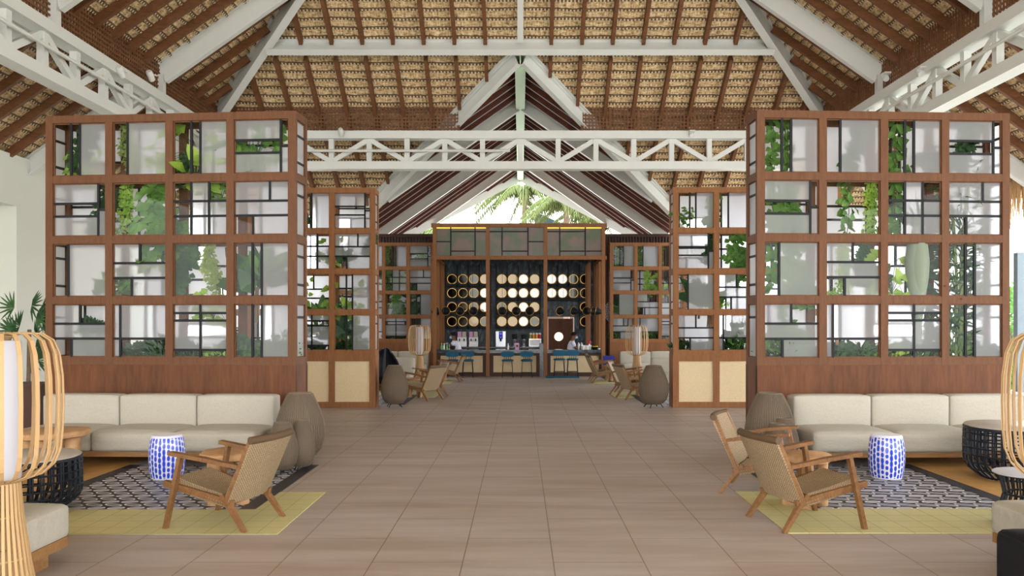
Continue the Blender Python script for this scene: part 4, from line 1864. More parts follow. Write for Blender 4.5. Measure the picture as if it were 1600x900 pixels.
STUMP = Maker(mk_stump)
STUMP((gx(360, 7.34), 7.34, .006), 0, 'small wooden stump table between the left armchair and the rug')
STUMP((gx(80, 8.62), 8.62, .006), .6, 'wooden stump table in front of the left end of the left sofa', None, (1.33, 1.33, 1.04))
STUMP((2.5, 7.2, .006), .4, 'small wooden stump table between the two right armchairs', None, (.85, .85, 1))
STUMP((-2.3, 17.75, .006), 0, 'pale stump table among the armchairs, left middle distance', None, (.9, .9, .9))
STUMP((2.75, 18.05, .006), .3, 'pale stump table among the armchairs, right middle distance', None, (.9, .9, .9))
STUMP((-2.25, 22.9, .006), .3, 'pale stump table beside the far left armchair', None, (.9, .9, .9))
STUMP((2.55, 22.75, .006), .3, 'stump table carrying the blue box near the bar', None, (.9, .9, 1))


# ---- black wicker tables
def mk_wtable():
    t = thing('black_wicker_table', '', 'coffee table')
    MB().lathe([(.40, .525), (.425, .53), (.43, .545), (.42, .553)], 48).build('table_top', 'stone', t, smooth=True)
    MB().lathe([(.432, .505), (.438, .51), (.438, .53), (.43, .535)], 48, caps=False).build('rim', 'blackw', t, smooth=True)

    def rad(z):
        return .42 + .012 * math.sin(z * 5) - .17 * max(0, (.2 - z) / .2) ** 2
    m = MB()
    for k in range(34):
        for o in (-.022, .022):
            a = 2 * PI * k / 34 + o
            pts = [Vector((math.cos(a) * rad(z), math.sin(a) * rad(z), z)) for z in (.0, .03, .08, .14, .2, .35, .52)]
            m.tube(pts, .0085, 6)
    m.build('upright_cane', 'blackw', t, smooth=True)
    m = MB()
    for z in (.02, .10, .175, .25, .325, .40, .47):
        r = rad(z) + .004
        m.tube([Vector((math.cos(a) * r, math.sin(a) * r, z)) for a in [2 * PI * i / 40 for i in range(41)]], .009, 6, caps=False)
    m.build('hoop', 'blackw', t, smooth=True)
    return t


WT = Maker(mk_wtable)
WT((gx(118, 6.95) - .43, 6.95, .006), 0, 'round black wicker coffee table with pale top behind the near left lamp', None, (1, 1, .86))
WT((5.06, 8.42, .006), .1, 'round black wicker coffee table with pale top in front of the right sofa', None, (1.04, 1.04, 1))


def mk_rodtable():
    t = thing('black_rod_side_table', '', 'side table')
    MB().lathe([(.24, .405), (.25, .41), (.25, .418), (.245, .42)], 40).build('table_top', 'shade', t, smooth=True)
    m = MB()
    for k in range(26):
        a = 2 * PI * k / 26
        m.tube([(math.cos(a) * .2, math.sin(a) * .2, .405), (math.cos(a) * .17, math.sin(a) * .17, .25), (math.cos(a) * .235, math.sin(a) * .235, 0)], .008, 6)
    for r, z in ((.2, .4), (.17, .25), (.235, .01)):
        m.tube([Vector((math.cos(b) * r, math.sin(b) * r, z)) for b in [2 * PI * i / 32 for i in range(33)]], .009, 6, caps=False)
    m.build('rod_base', 'blackw', t, smooth=True)
    return t


RT = Maker(mk_rodtable)
RT((gx(1557, 6.45) + .25, 6.45, .006), 0, 'small round side table with flared black rods at the right edge')


# ---- bamboo floor lamps
def mk_lamp():
    t = thing('bamboo_floor_lamp', '', 'floor lamp')
    prof = [(.05, 1.535), (.12, 1.55), (.19, 1.545), (.24, 1.51), (.267, 1.44), (.282, 1.32), (.286, 1.18), (.282, 1.04), (.272, .93), (.245, .86), (.20, .815), (.13, .79), (.09, .775)]
    m = MB()
    n = 22
    for k in range(n):
        a = 2 * PI * (k + .5) / n
        c, s = math.cos(a), math.sin(a)
        # finer resampling
        pts = []
        for i in range(len(prof) - 1):
            for j in range(2):
                f = j / 2
                p0, p1 = prof[i], prof[i + 1]
                pts.append(Vector((c * (p0[0] + (p1[0] - p0[0]) * f), s * (p0[0] + (p1[0] - p0[0]) * f), p0[1] + (p1[1] - p0[1]) * f)))
        pts.append(Vector((c * prof[-1][0], s * prof[-1][0], prof[-1][1])))
        m.strip(pts, Vector((-s, c, 0)), .02, .006)
    m.build('bamboo_cage', 'bamboo', t)
    m = MB()
    n = 30
    for k in range(n):
        a = 2 * PI * (k + .5) / n
        c, s = math.cos(a), math.sin(a)
        pts = [Vector((c * r, s * r, z)) for r, z in ((.085, .79), (.10, .6), (.135, .35), (.175, .12), (.2, 0))]
        m.strip(pts, Vector((-s, c, 0)), .014, .006)
    for r, z in ((.098, .6), (.128, .38), (.195, .02), (.088, .77)):
        m.tube([Vector((math.cos(b) * (r - .006), math.sin(b) * (r - .006), z)) for b in [2 * PI * i / 32 for i in range(33)]], .006, 5, caps=False)
    m.build('flared_stem', 'bamboo', t)
    MB().lathe([(.088, .79), (.092, .8), (.092, 1.5), (.088, 1.51)], 32).build('white_tube_shade', 'shade', t, smooth=True)
    MB().lathe([(.02, 1.5), (.06, 1.53), (.06, 1.545), (.02, 1.55)], 20).build('top_disc', 'bamboo', t)
    return t


LAMP = Maker(mk_lamp)
LAMP((gx(2, 4.26), 4.26, 0), 0, 'tall bamboo strip floor lamp at the left edge, nearest the camera')
LAMP((gx(1664, 4.26), 4.26, 0), .1, 'tall bamboo strip floor lamp cut off by the right edge')
LAMP((gx(655.5, 20.85), 20.85, 0), .2, 'bamboo strip floor lamp in the distance left of the bar')
LAMP((gx(995, 20.85), 20.85, 0), .3, 'bamboo strip floor lamp in the distance right of the bar')

# ---- black padded bag at the right edge
t = thing('black_bag', 'black padded bag with stitched seams at the bottom right edge', 'bag', (3.09, 4.5, 0))
MB().soft(-.32, .42, -.3, .3, .0, .405, r=.05, puff=.012).build('body', 'blackcloth', t, smooth=True)
m = MB()
for y in (-.13, .06):
    m.tube([(-.27, y, .407), (0, y, .42), (.38, y, .41)], .006, 6)
m.tube([(-.31, -.25, .38), (-.31, .25, .38)], .006, 6)
m.build('seam', 'black', t)
# ---- low dark cabinet left of the screen
t = thing('low_cabinet', 'dark brown low cabinet by the left end of the large left screen', 'cabinet', (gx(40, 11.0), 11.0, 0))
MB().box(-.35, .2, 0, .5, .05, .74).box(-.37, .22, -.02, .52, .74, .78).build('carcass', 'darkcab', t)
MB().box(-.33, .18, -.015, 0, .08, .72).build('door', 'darkcab', t)
MB().box(-.3, .15, .03, .45, 0, .05).build('base', 'black', t)
# ---- black shell chair behind the middle left screen
t = thing('black_shell_chair', 'black high-backed shell chair half hidden by the middle left screen', 'chair', (-2.93, 17.5, 0))
m = MB()
g = []
for i in range(9):
    f = i / 8
    row = []
    for j in range(11):
        u = -1 + j / 5
        ww = .36 * (1 - .45 * f ** 3) * (.8 + .2 * math.sin(PI * f))
        row.append(Vector((u * ww, .28 - .4 * u * u * (1 - .3 * f) + .12 * f, .36 + .7 * f - .1 * u * u * f)))
    g.append(row)
quadpanel(m, g, .03).build('backrest', 'blackw', t, smooth=True)
MB().soft(-.3, .3, -.28, .28, .32, .44, r=.05, puff=.01).build('seat', 'blackcloth', t, smooth=True)
for x in (-.24, .24):
    for y in (-.22, .22):
        MB().tube([(x * .8, y * .8, .34), (x, y, 0)], .012, 6).build('leg', 'black', t)
# ---- blue box with a pale round emblem
t = thing('blue_box', 'dark blue box with a pale round emblem on a stump table by the bar', 'box', (2.45, 22.72, .456))
MB().box(-.15, .15, -.08, .08, 0, .24).build('body', 'bluebox', t)
m = MB()
m.tube([Vector((-.0 + .05 * math.cos(b), -.083, .07 + .05 * math.sin(b))) for b in [2 * PI * i / 24 for i in range(25)]], .005, 5, caps=False)
m.bar((-.025, -.083, .07), (.025, -.083, .07), .02, .03)
m.build('emblem', 'shade', t)

# ================================================================== BAR
YB = 24.67
bx = [gx(680, YB), gx(762.6, YB), gx(852, YB), gx(942, YB)]
ZH0, ZH1, ZT0, ZT1 = 3.5, 3.61, 4.47, 4.585
t = thing('bar_canopy', 'tall wooden bar frame with smoky glass panels along its top', 'bar frame', (0, YB - .2, 0))
for x in bx:
    MB().box(x - .055, x + .055, 0, .11, 0, ZT1 - .001).build('post', 'frame2', t)
for x in (bx[0], bx[3]):
    for y in (1.0, 1.9, 2.75):
        MB().box(x - .05, x + .05, y, y + .1, -.34 if x == 9 else 0, ZH1 - .002).build('post', 'frame2', t)
m = MB()
m.box(bx[0] - .1, bx[3] + .1, -.01, .12, ZH0, ZH1).box(bx[0] - .1, bx[3] + .1, -.01, .12, ZT0, ZT1)
for x in (bx[0], bx[3]):
    m.box(x - .045, x + .045, .1, 2.85, ZH0 + .005, ZH1 - .005).box(x - .045, x + .045, .1, 2.85, ZT0 + .005, ZT1 - .005)
    m.box(x - .05, x + .05, 2.75, 2.85, ZH0, ZT1)
m.build('beam', 'frame2', t)
SP = [([(.29, 0, .29, 1), (.78, 0, .78, 1), (.29, .15, 1, .15), (0, .5, .29, .5), (.29, .83, .78, .83)]),
      ([(.23, 0, .23, 1), (.71, 0, .71, 1), (0, .15, .71, .15), (.71, .5, 1, .5), (.23, .83, .71, .83)]),
      ([(.23, 0, .23, 1), (.7, 0, .7, 1), (0, .15, .7, .15), (.23, .83, 1, .83)])]
for i in range(3):
    x0, x1 = bx[i] + .055, bx[i + 1] - .055
    p = MB().box(x0, x1, .05, .062, ZH1, ZT0).build('smoky_pane', 'smoky', t)
    m = MB()
    for a, b, c, d in SP[i]:
        m.bar((x0 + (x1 - x0) * a, .035, ZT0 - (ZT0 - ZH1) * b), (x0 + (x1 - x0) * c, .035, ZT0 - (ZT0 - ZH1) * d), .035, .03)
    m.build('glazing_bar', 'black', p)
for x in (bx[0], bx[3]):
    MB().box(x - .006, x + .006, .12, 2.75, ZH1, ZT0).build('side_pane', 'smoky', t)
for i in (0, 2):
    x0, x1 = bx[i] + .06, bx[i + 1] - .06
    MB().box(x0, x1, .03, .048, ZT0 - .035, ZT0 - .004).build('light_strip', 'led', t)
# right-hand slats inside the bar
m = MB()
for k in range(5):
    m.box(bx[3] - .35, bx[3] - .28, 1.2 + k * .3, 1.25 + k * .3, 0, ZH0)
m.build('side_slat', 'frame2', t)

# rear wall of the bar
m = MB()
m.box(-2.66, gx(855, 27.6), 27.6, 27.7, -.35, 4.45).box(gx(897, 27.6), 2.66, 27.6, 27.7, -.35, 4.45).box(gx(855, 27.6), gx(897, 27.6), 27.6, 27.7, P(0, 495, 27.6).z, 4.45)
struct(m.build('wall_behind_bar', 'leafwall'))
m = MB().box(-2.66, 2.66, 24.9, 28.0, 4.47, 4.5)
struct(m.build('ceiling_over_bar', 'slat'))
# door with porthole
dx0, dx1, dz = gx(857, 27.6), gx(895, 27.6), P(0, 498, 27.6).z
d = thing('door_1', 'brown wooden door with a round porthole window behind the bar', 'door', ((dx0 + dx1) / 2, 27.55, -.35))
del d['category'], d['label']
d['kind'] = 'structure'
hw = (dx1 - dx0) / 2
cz = P(0, 526, 27.55).z + .35
cxp = gx(873, 27.55) - (dx0 + dx1) / 2
m = MB()
seg = 32
ro = .155
pts_in = [Vector((cxp + ro * math.cos(2 * PI * k / seg), 0, cz + ro * math.sin(2 * PI * k / seg))) for k in range(seg)]
outp = []
H = dz + .35
for k in range(seg):
    c, s = math.cos(2 * PI * k / seg), math.sin(2 * PI * k / seg)
    # ray to rectangle border
    ts = []
    if abs(c) > 1e-6:
        ts.append(((hw if c > 0 else -hw) - cxp) / c)
    if abs(s) > 1e-6:
        ts.append(((H if s > 0 else 0) - cz) / s)
    tt = min(q for q in ts if q > 0)
    outp.append(Vector((cxp + c * tt, 0, cz + s * tt)))
for k in range(seg):
    k2 = (k + 1) % seg
    m.face([pts_in[k], pts_in[k2], outp[k2], outp[k]])
corners = [(-hw, 0), (hw, 0), (hw, H), (-hw, H)]
for cx_, cz_ in corners:
    # fill the corner triangle
    best = sorted(range(seg), key=lambda k: (outp[k] - Vector((cx_, 0, cz_))).length)
    ks = [k for k in best[:3]]
    for k in range(seg):
        k2 = (k + 1) % seg
        a, b = outp[k], outp[k2]
        if abs(a.x - b.x) > 1e-4 and abs(a.z - b.z) > 1e-4:
            cc = Vector((cx_, 0, cz_))
            if (abs(a.x - cx_) < 1e-4 or abs(b.x - cx_) < 1e-4) and (abs(a.z - cz_) < 1e-4 or abs(b.z - cz_) < 1e-4):
                m.face([a, b, cc])
m.build('door_leaf', 'panel', d)
M['porthole'] = plain('daylit_porthole_glass', (244, 248, 244), .3, emit=.9, noise_amt=.02)
MB().tube([(cxp, .01, cz), (cxp, .02, cz)], ro + .004, 32).build('porthole_glass', 'porthole', d)
m = MB().tube([p + Vector((0, -.01, 0)) for p in pts_in + [pts_in[0]]], .012, 6, caps=False)
m.build('porthole_rim', 'gold', d)

# the porthole glass itself glows, standing in for daylight outside
# display shelving
cols = [[706.2, 723.3, 740.3, 757.3], [784, 801, 818, 835.5], [862, 879, 896, 914]]
rows = [436, 457.8, 479.8, 502.3]
YS = 27.35
names = ['left', 'middle', 'right']
for nm_, c_ in (('mirror_mid', (.08, .065, .045, 1)), ('mirror_dim', (.035, .035, .03, 1))):
    M[nm_] = M['mirror'].copy()
    M[nm_].node_tree.nodes['Principled BSDF'].inputs['Base Color'].default_value = c_
MR = ['222111010021', '222010000020', '212021010001', '221211021001']  # tint level per mirror paints in how bright its reflection looks
MR = [[int(q_) for q_ in s_] for s_ in MR]
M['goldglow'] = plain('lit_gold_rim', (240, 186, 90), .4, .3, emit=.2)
for b in range(3):
    xs = [gx(c, YS) for c in cols[b]]
    p = xs[1] - xs[0]
    x0, x1 = xs[0] - p / 2, xs[3] + p / 2
    t = thing('display_shelf', 'black shelving with round gold-rimmed mirrors on the %s of the bar back wall' % names[b], 'shelf', (0, YS, 0))
    zr = [P(0, r, YS).z for r in rows]
    for i, z in enumerate(zr):
        cs = [0, 1, 2, 3]
        if b == 2 and i >= 2:
            cs = [3]
        xa, xb = xs[cs[0]] - p / 2, xs[cs[-1]] + p / 2
        MB().box(xa, xb, -.12, .2, z - .25, z - .16).build('shelf_board', 'black', t)
        for c in cs:
            dsc = MB()
            sg = 28
            dsc.tube([(xs[c], .05, z), (xs[c], .065, z)], .15, sg)
            dsc.build('round_mirror', ['mirror', 'mirror_mid', 'mirror_dim'][MR[i][b * 4 + c]], t)
            rg = MB().tube([Vector((xs[c] + .155 * math.cos(q), .045, z + .155 * math.sin(q))) for q in [2 * PI * k / 28 for k in range(29)]], .011, 5, caps=False)
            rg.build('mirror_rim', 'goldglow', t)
    for k in range(5):
        xx = x0 + p * k
        lo = P(0, 514, YS).z if (b < 2 or k >= 3) else P(0, 468, YS).z
        MB().box(xx - .02, xx + .02, -.12, .0, lo, P(0, 414, YS).z).build('upright', 'black', t)

# rear counter
t = thing('back_counter', 'dark marble rear counter behind the bar', 'counter', (0, 26.9, -.35))
MB().box(-2.5, .82, 0, .6, 1.12, 1.18).build('counter_top', 'marble', t)
MB().box(-2.48, .8, .04, .58, 0, 1.12).build('cabinet', 'black', t)

# front counters
for i, (x0, x1, lab) in enumerate(((bx[0] + .06, bx[1] - .06, 'left bar counter with dark marble top and pale cane front'), (bx[1] + .06, gx(843, YB), 'middle bar counter with dark marble top and pale cane front'),
                                   (bx[2] + .06, bx[3] - .02, 'right bar counter with dark marble top and pale cane front'))):
    t = thing('bar_counter', lab, 'bar counter', ((x0 + x1) / 2, YB, 0))
    h = (x1 - x0) / 2
    MB().box(-h - .02, h + .02, -.12, .55, .70, .80).build('counter_top', 'marble', t)
    m = MB().box(-h, h, .03, .28, 0, .699)
    for a, b, c, d in ((-h, h, 0, .12), (-h, h, .62, .7), (-h, -h + .1, .12, .62), (h - .1, h, .12, .62)):
        m.box(a, b, 0, .03, c, d)
    m.build('carcass', 'darkcab', t)
    q = MB()
    q.face([(-h + .1, .025, .12), (h - .1, .025, .12), (h - .1, .025, .62), (-h + .1, .025, .62)], 0, [(0, 0), (2 * h - .2, 0), (2 * h - .2, .5), (0, .5)])
    q.build('cane_front', 'cane', t)
    if i == 1:
        MB().box(h - .0, h + .13, -.1, .55, 0, .99).build('end_panel', 'marble', t)
tag(MB().box(gx(853, 24.2), gx(904, 24.2), 23.85, 24.45, 0, .03).build('footrest_slab', 'navy'), 'dark blue slab on the floor under the right pair of bar stools', 'slab')


def mk_barstool():
    t = thing('bar_stool', '', 'bar stool')
    MB().lathe([(.0001, .475), (.15, .475), (.18, .49), (.18, .51), (.15, .53), (.0001, .532)], 28, caps=False).build('seat', 'navy', t, smooth=True)
    for s in (-1, 1):
        for y in (-1, 1):
            MB().tube([(s * .13, y * .12, .48), (s * .16, y * .15, 0)], .009, 6).build('leg', 'black', t)
    m = MB()
    for a, b in (((-.15, -.14), (.15, -.14)), ((.15, -.14), (.15, .14)), ((.15, .14), (-.15, .14)), ((-.15, .14), (-.15, -.14))):
        m.tube([(a[0], a[1], .14), (b[0], b[1], .14)], .008, 6)
    m.build('foot_ring', 'black', t)
    m = MB()
    for x in (-.09, -.03, .03, .09):
        m.tube([(x, -.14, .51), (x, -.17, .66)], .007, 6)
    m.build('back_rod', 'black', t)
    m = MB()
    g = [(.13, -.18), (-.13, -.18)]
    pts = []
    for k in range(14):
        a = -PI / 2 + PI * k / 13
        pts.append((.12 + .075 * math.cos(a), .075 * math.sin(a)))
    for k in range(14):
        a = PI / 2 + PI * k / 13
        pts.append((-.12 + .075 * math.cos(a), .075 * math.sin(a)))
    fr = [Vector((x, -.195, .69 + z)) for x, z in pts]
    bk = [Vector((x, -.15, .69 + z)) for x, z in pts]
    n = len(pts)
    m.mesh(fr + bk, [tuple(range(n))[::-1], tuple(range(n, 2 * n))] + [(k, (k + 1) % n, n + (k + 1) % n, n + k) for k in range(n)])
    m.build('backrest', 'navy', t)
    return t


BST = Maker(mk_barstool)
for px, lb in ((707.5, 'leftmost blue bar stool, half behind a woven armchair'), (731, 'second blue bar stool from the left, at the left counter'), (793, 'left one of the two blue stools at the middle counter'),
               (823, 'right one of the two blue stools at the middle counter'), (874, 'left one of the two blue stools at the right counter'), (894.5, 'right one of the two blue stools at the right counter')):
    BST((gx(px, 24.2), 24.2, .03 if px > 850 else 0), 0, lb)


# pendants: black horns with gold rims
def mk_pend():
    t = thing('pendant_lamp', '', 'pendant lamp')
    m = MB().lathe([(.03, .2), (.06, .17), (.10, .08), (.13, 0), (.122, .0), (.09, .08), (.05, .15), (.001, .16)], 28, caps=False)
    o = m.build('horn_shade', 'black', t, smooth=True)
    o.rotation_euler = (R(-80) * -1 if False else R(100), 0, 0)
    r = MB().tube([Vector((.13 * math.cos(q), .13 * math.sin(q), 0)) for q in [2 * PI * k / 28 for k in range(29)]], .009, 6, caps=False)
    o2 = r.build('gold_rim', 'gold', t, smooth=True)
    o2.rotation_euler = o.rotation_euler
    b = MB().lathe([(.001, .03), (.035, .05), (.04, .09), (.02, .14)], 14, caps=False)
    o3 = b.build('bulb', 'black', t, smooth=True)
    o3.rotation_euler = o.rotation_euler
    MB().tube([(0, .08, .03), (0, .08, 1.62)], .006, 6).build('cord', 'black', t)
    return t


PEND = Maker(mk_pend)
for i, (px, rz) in enumerate(((684.6, -1.2), (696.5, -.1), (718.7, 0), (739.5, .25), (784.8, 0), (806.8, 0), (827.8, .1), (874.7, .5), (896, .75), (917, .0), (925, 1.2), (931, 1.4))):
    nm = ['first', 'second', 'third', 'fourth', 'fifth', 'sixth', 'seventh', 'eighth', 'ninth', 'tenth', 'eleventh', 'twelfth'][i]
    PEND((gx(px, 24.95), 24.95, P(0, 486, 24.95).z), rz, 'black horn pendant with gold rim over the bar, %s from the left' % nm)

# machines on the rear counter
ZC = .83


def obj_at(name, label, cat, px, Y, z):
    return thing(name, label, cat, (gx(px, Y), Y, z))


t = obj_at('coffee_machine', 'silver coffee machine with a blue screen on the rear counter', 'coffee machine', 782.5, 27.1, ZC)
MB().box(-.16, -.06, -.15, .15, 0, .5).box(.07, .16, -.15, .15, 0, .5).box(-.06, .07, -.05, .15, .0, .5).box(-.06, .07, -.15, .0, 0, .04).build('housing', 'steelgrey', t)
MB().box(-.055, .065, -.14, -.05, .25, .49).build('front_panel', 'black', t)
MB().box(-.03, .04, -.146, -.14, .38, .46).box(-.02, .03, -.146, -.14, .28, .34).build('display', 'screen', t)
MB().tube([(0, -.1, .25), (0, -.1, .17)], .03, 10).build('spout', 'black', t)


def mk_disp():
    t = thing('juice_dispenser', '', 'dispenser')
    MB().box(-.15, .15, -.1, .14, 0, .06).box(-.15, .15, .04, .14, .06, .32).box(-.15, .15, -.1, .14, .2, .3).build('housing', 'white', t)
    for s in (-1, 1):
        MB().box(s * .075 - .06, s * .075 + .06, -.1, .12, .3, .49).build('tank', 'pink' if s < 0 else 'stone', t)
        MB().tube([(s * .075, -.12, .26), (s * .075, -.12, .18)], .018, 8).build('tap', 'black', t)
    return t


DISP = Maker(mk_disp)
DISP((gx(722, 27.05), 27.05, ZC), 0, 'white twin juice dispenser right behind the left bartender')
DISP((gx(740, 27.05), 27.05, ZC), 0, 'white twin juice dispenser farther right of the left bartender')


def mk_blend():
    t = thing('coffee_grinder', '', 'grinder')
    MB().lathe([(.08, 0), (.08, .02), (.05, .05), (.05, .16), (.07, .2), (.07, .24)], 18).build('base', 'steelgrey', t, smooth=True)
    MB().lathe([(.06, .24), (.085, .36), (.085, .4), (.06, .41)], 18).build('hopper', 'black', t, smooth=True)
    return t


BLD = Maker(mk_blend)
BLD((gx(804, 27.05), 27.05, ZC), 0, 'coffee grinder on the rear counter beside the coffee machine')
BLD((gx(818.5, 27.05), 27.05, ZC), 0, 'coffee grinder on the rear counter beside the four-tank dispenser')
t = obj_at('four_tank_dispenser', 'dispenser with four coloured juice tanks on the rear counter', 'dispenser', 836, 27.05, ZC)
MB().box(-.2, .2, -.12, .14, 0, .26).build('housing', 'steelgrey', t)
MB().box(-.17, .17, -.13, -.12, .04, .22).build('front_plate', 'white', t)
for i, mt in enumerate(('lime', 'orange', 'orange', 'red')):
    MB().lathe([(.04, .26), (.042, .28), (.042, .4)], 14, c=(-.15 + i * .1, 0, 0)).build('juice_tank', mt, t, smooth=True)
    MB().lathe([(.042, .4), (.042, .44), (.02, .45)], 14, c=(-.15 + i * .1, 0, 0)).build('tank_lid', 'white', t, smooth=True)
# small things on the front counters
ZF = .80


def mk_bottle(mat):
    def fn():
        t = thing('bottle', '', 'bottle')
        MB().lathe([(.026, 0), (.028, .01), (.028, .1), (.01, .14), (.01, .17)], 14).build('glass_body', mat, t, smooth=True)
        MB().lathe([(.012, .17), (.012, .19)], 10).build('cap', 'white', t)
        return t
    return Maker(fn)


BG = mk_bottle('green')
BW = mk_bottle('white')
for px, mk, lb in ((690, BG, 'small green bottle at the left end of the left counter'), (694, BW, 'white bottle between two green ones on the left counter'), (698.5, BG, 'green bottle beside the tap on the left counter'),
                   (794, BW, 'white bottle on the middle counter')):
    mk((gx(px, 24.95), 24.95, ZF), 0, lb)
t = obj_at('counter_tap', 'silver bar tap on the left counter beside the bottles', 'tap', 702, 25.0, ZF)
MB().tube([(0, 0, 0), (0, 0, .16), (-.04, -.02, .2), (-.12, -.03, .18), (-.14, -.03, .13)], .011, 8).build('spout', 'steelgrey', t, smooth=True)
MB().lathe([(.03, 0), (.03, .02), (.015, .03)], 12).build('base', 'steelgrey', t)
t = obj_at('order_screen', 'dark order screen on the left counter in front of the bartender', 'screen', 708, 25.0, ZF)
MB().soft(-.07, .07, -.02, .03, .02, .11, r=.015, puff=.004).build('housing', 'black', t, smooth=True)
MB().box(-.04, .04, -.05, .05, 0, .02).build('stand', 'black', t)
t = obj_at('menu_card', 'pink standing menu card on the middle counter', 'card', 808, 24.85, ZF)
MB().box(-.06, .06, -.005, .005, .0, .2).build('card', 'pink', t)
MB().box(-.03, .03, -.008, -.005, .08, .14).build('picture', 'darkcab', t)


def mk_shaker():
    t = thing('cocktail_shaker', '', 'shaker')
    MB().lathe([(.03, 0), (.045, .13), (.043, .14), (.02, .19), (.018, .21)], 16).build('body', 'steelgrey', t, smooth=True)
    return t


SHK = Maker(mk_shaker)
SHK((gx(904, 25.0), 25.0, ZF), 0, 'steel shaker nearest the right bartender')
SHK((gx(908.5, 25.05), 25.05, ZF), 0, 'steel shaker second from the right bartender')


def mk_cup():
    t = thing('white_cup', '', 'cup')
    MB().lathe([(.028, 0), (.04, .1), (.038, .1), (.026, .008)], 16, caps=False).build('body', 'white', t, smooth=True)
    MB().tube([(.038, 0, .08), (.06, 0, .07), (.055, 0, .04), (.033, 0, .03)], .005, 6).build('handle', 'white', t)
    return t


CUP = Maker(mk_cup)
for i, px in enumerate((911, 914.5, 918, 922)):
    CUP((gx(px, 24.95), 24.95 + .05 * (i % 2), ZF), i, 'white cup on the right counter, %s from the bartender' % ('first', 'second', 'third', 'fourth')[i], None, 1.25)
t = obj_at('red_dispenser', 'red topped bottle among the white cups on the right counter', 'bottle', 921, 25.15, ZF)
MB().lathe([(.03, 0), (.03, .14), (.015, .17)], 14).build('body', 'white', t, smooth=True)
MB().lathe([(.02, .17), (.045, .19), (.045, .26), (.02, .28)], 14).build('cap', 'red', t, smooth=True)
t = obj_at('fruit_bowl', 'dark bowl of yellow fruit at the right end of the bar', 'bowl', 930, 24.95, ZF)
MB().lathe([(.05, 0), (.1, .05), (.13, .08), (.12, .08), (.08, .03)], 20, caps=False).build('bowl', 'black', t, smooth=True)
for i, (x, y) in enumerate(((-.06, 0), (0, .03), (.06, 0), (0, -.05))):
    o = thing('lemon', '%s lemon in the dark bowl at the right end of the bar' % ('leftmost', 'rear', 'rightmost', 'front')[i], 'fruit', (gx(930, 24.95) + x, 24.95 + y, ZF + .045), i, 'lemons in the bar bowl')
    MB().lathe([(.002, 0), (.02, .01), (.032, .035), (.02, .06), (.002, .07)], 12).build('fruit', 'yellow', o, smooth=True)
t = obj_at('white_bowl', 'small white bowl at the very right end of the bar', 'bowl', 936, 24.9, ZF)
MB().lathe([(.025, 0), (.05, .04), (.048, .04), (.02, .008)], 16, caps=False).build('body', 'white', t, smooth=True)

# round woven disc on a stand beside the slatted wall
t = thing('woven_disc', 'large pale round woven disc partly behind the far right screen', 'wall decoration', (gx(961, 26.7), 26.7, P(0, 487, 26.7).z))
m = MB()
for k in range(8):
    rr = .04 + k * .046
    m.tube([Vector((rr * math.cos(q), 0, rr * math.sin(q))) for q in [2 * PI * i / 32 for i in range(33)]], .012, 6, caps=False)
for k in range(24):
    q = 2 * PI * k / 24
    m.tube([(0, .01, 0), (.36 * math.cos(q), .01, .36 * math.sin(q))], .008, 5)
m.build('disc', 'shade', t)
MB().tube([(0, .03, -1.2), (0, .03, .1)], .02, 8).build('stand_pole', 'black', t)
MB().lathe([(.18, 0), (.16, .03)], 20, c=(0, .03, -P(0, 487, 26.7).z)).build('stand_base', 'black', t)


# ================================================================== PEOPLE
def skin_mesh(name, verts, edges, mat, parent, sub=2, root=0):
    me = bpy.data.meshes.new(name)
    me.from_pydata([v[0] for v in verts], edges, [])
    o = bpy.data.objects.new(name, me)
    C.objects.link(o)
    md = o.modifiers.new('skin', 'SKIN')
    md.use_smooth_shade = True
    for i, v in enumerate(verts):
        r = v[1]
        sv = me.skin_vertices[0].data[i]
        sv.radius = r if isinstance(r, tuple) else (r, r)
        sv.use_root = (i == root)
    ss = o.modifiers.new('sub', 'SUBSURF')
    ss.levels = sub
    ss.render_levels = sub
    dg = bpy.context.evaluated_depsgraph_get()
    dg.update()
    new = bpy.data.meshes.new_from_object(o.evaluated_get(dg))
    new.name = name
    o.modifiers.clear()
    o.data = new
    new.materials.clear()
    new.materials.append(M[mat] if isinstance(mat, str) else mat)
    for p in new.polygons:
        p.use_smooth = True
    o.parent = parent
    return o


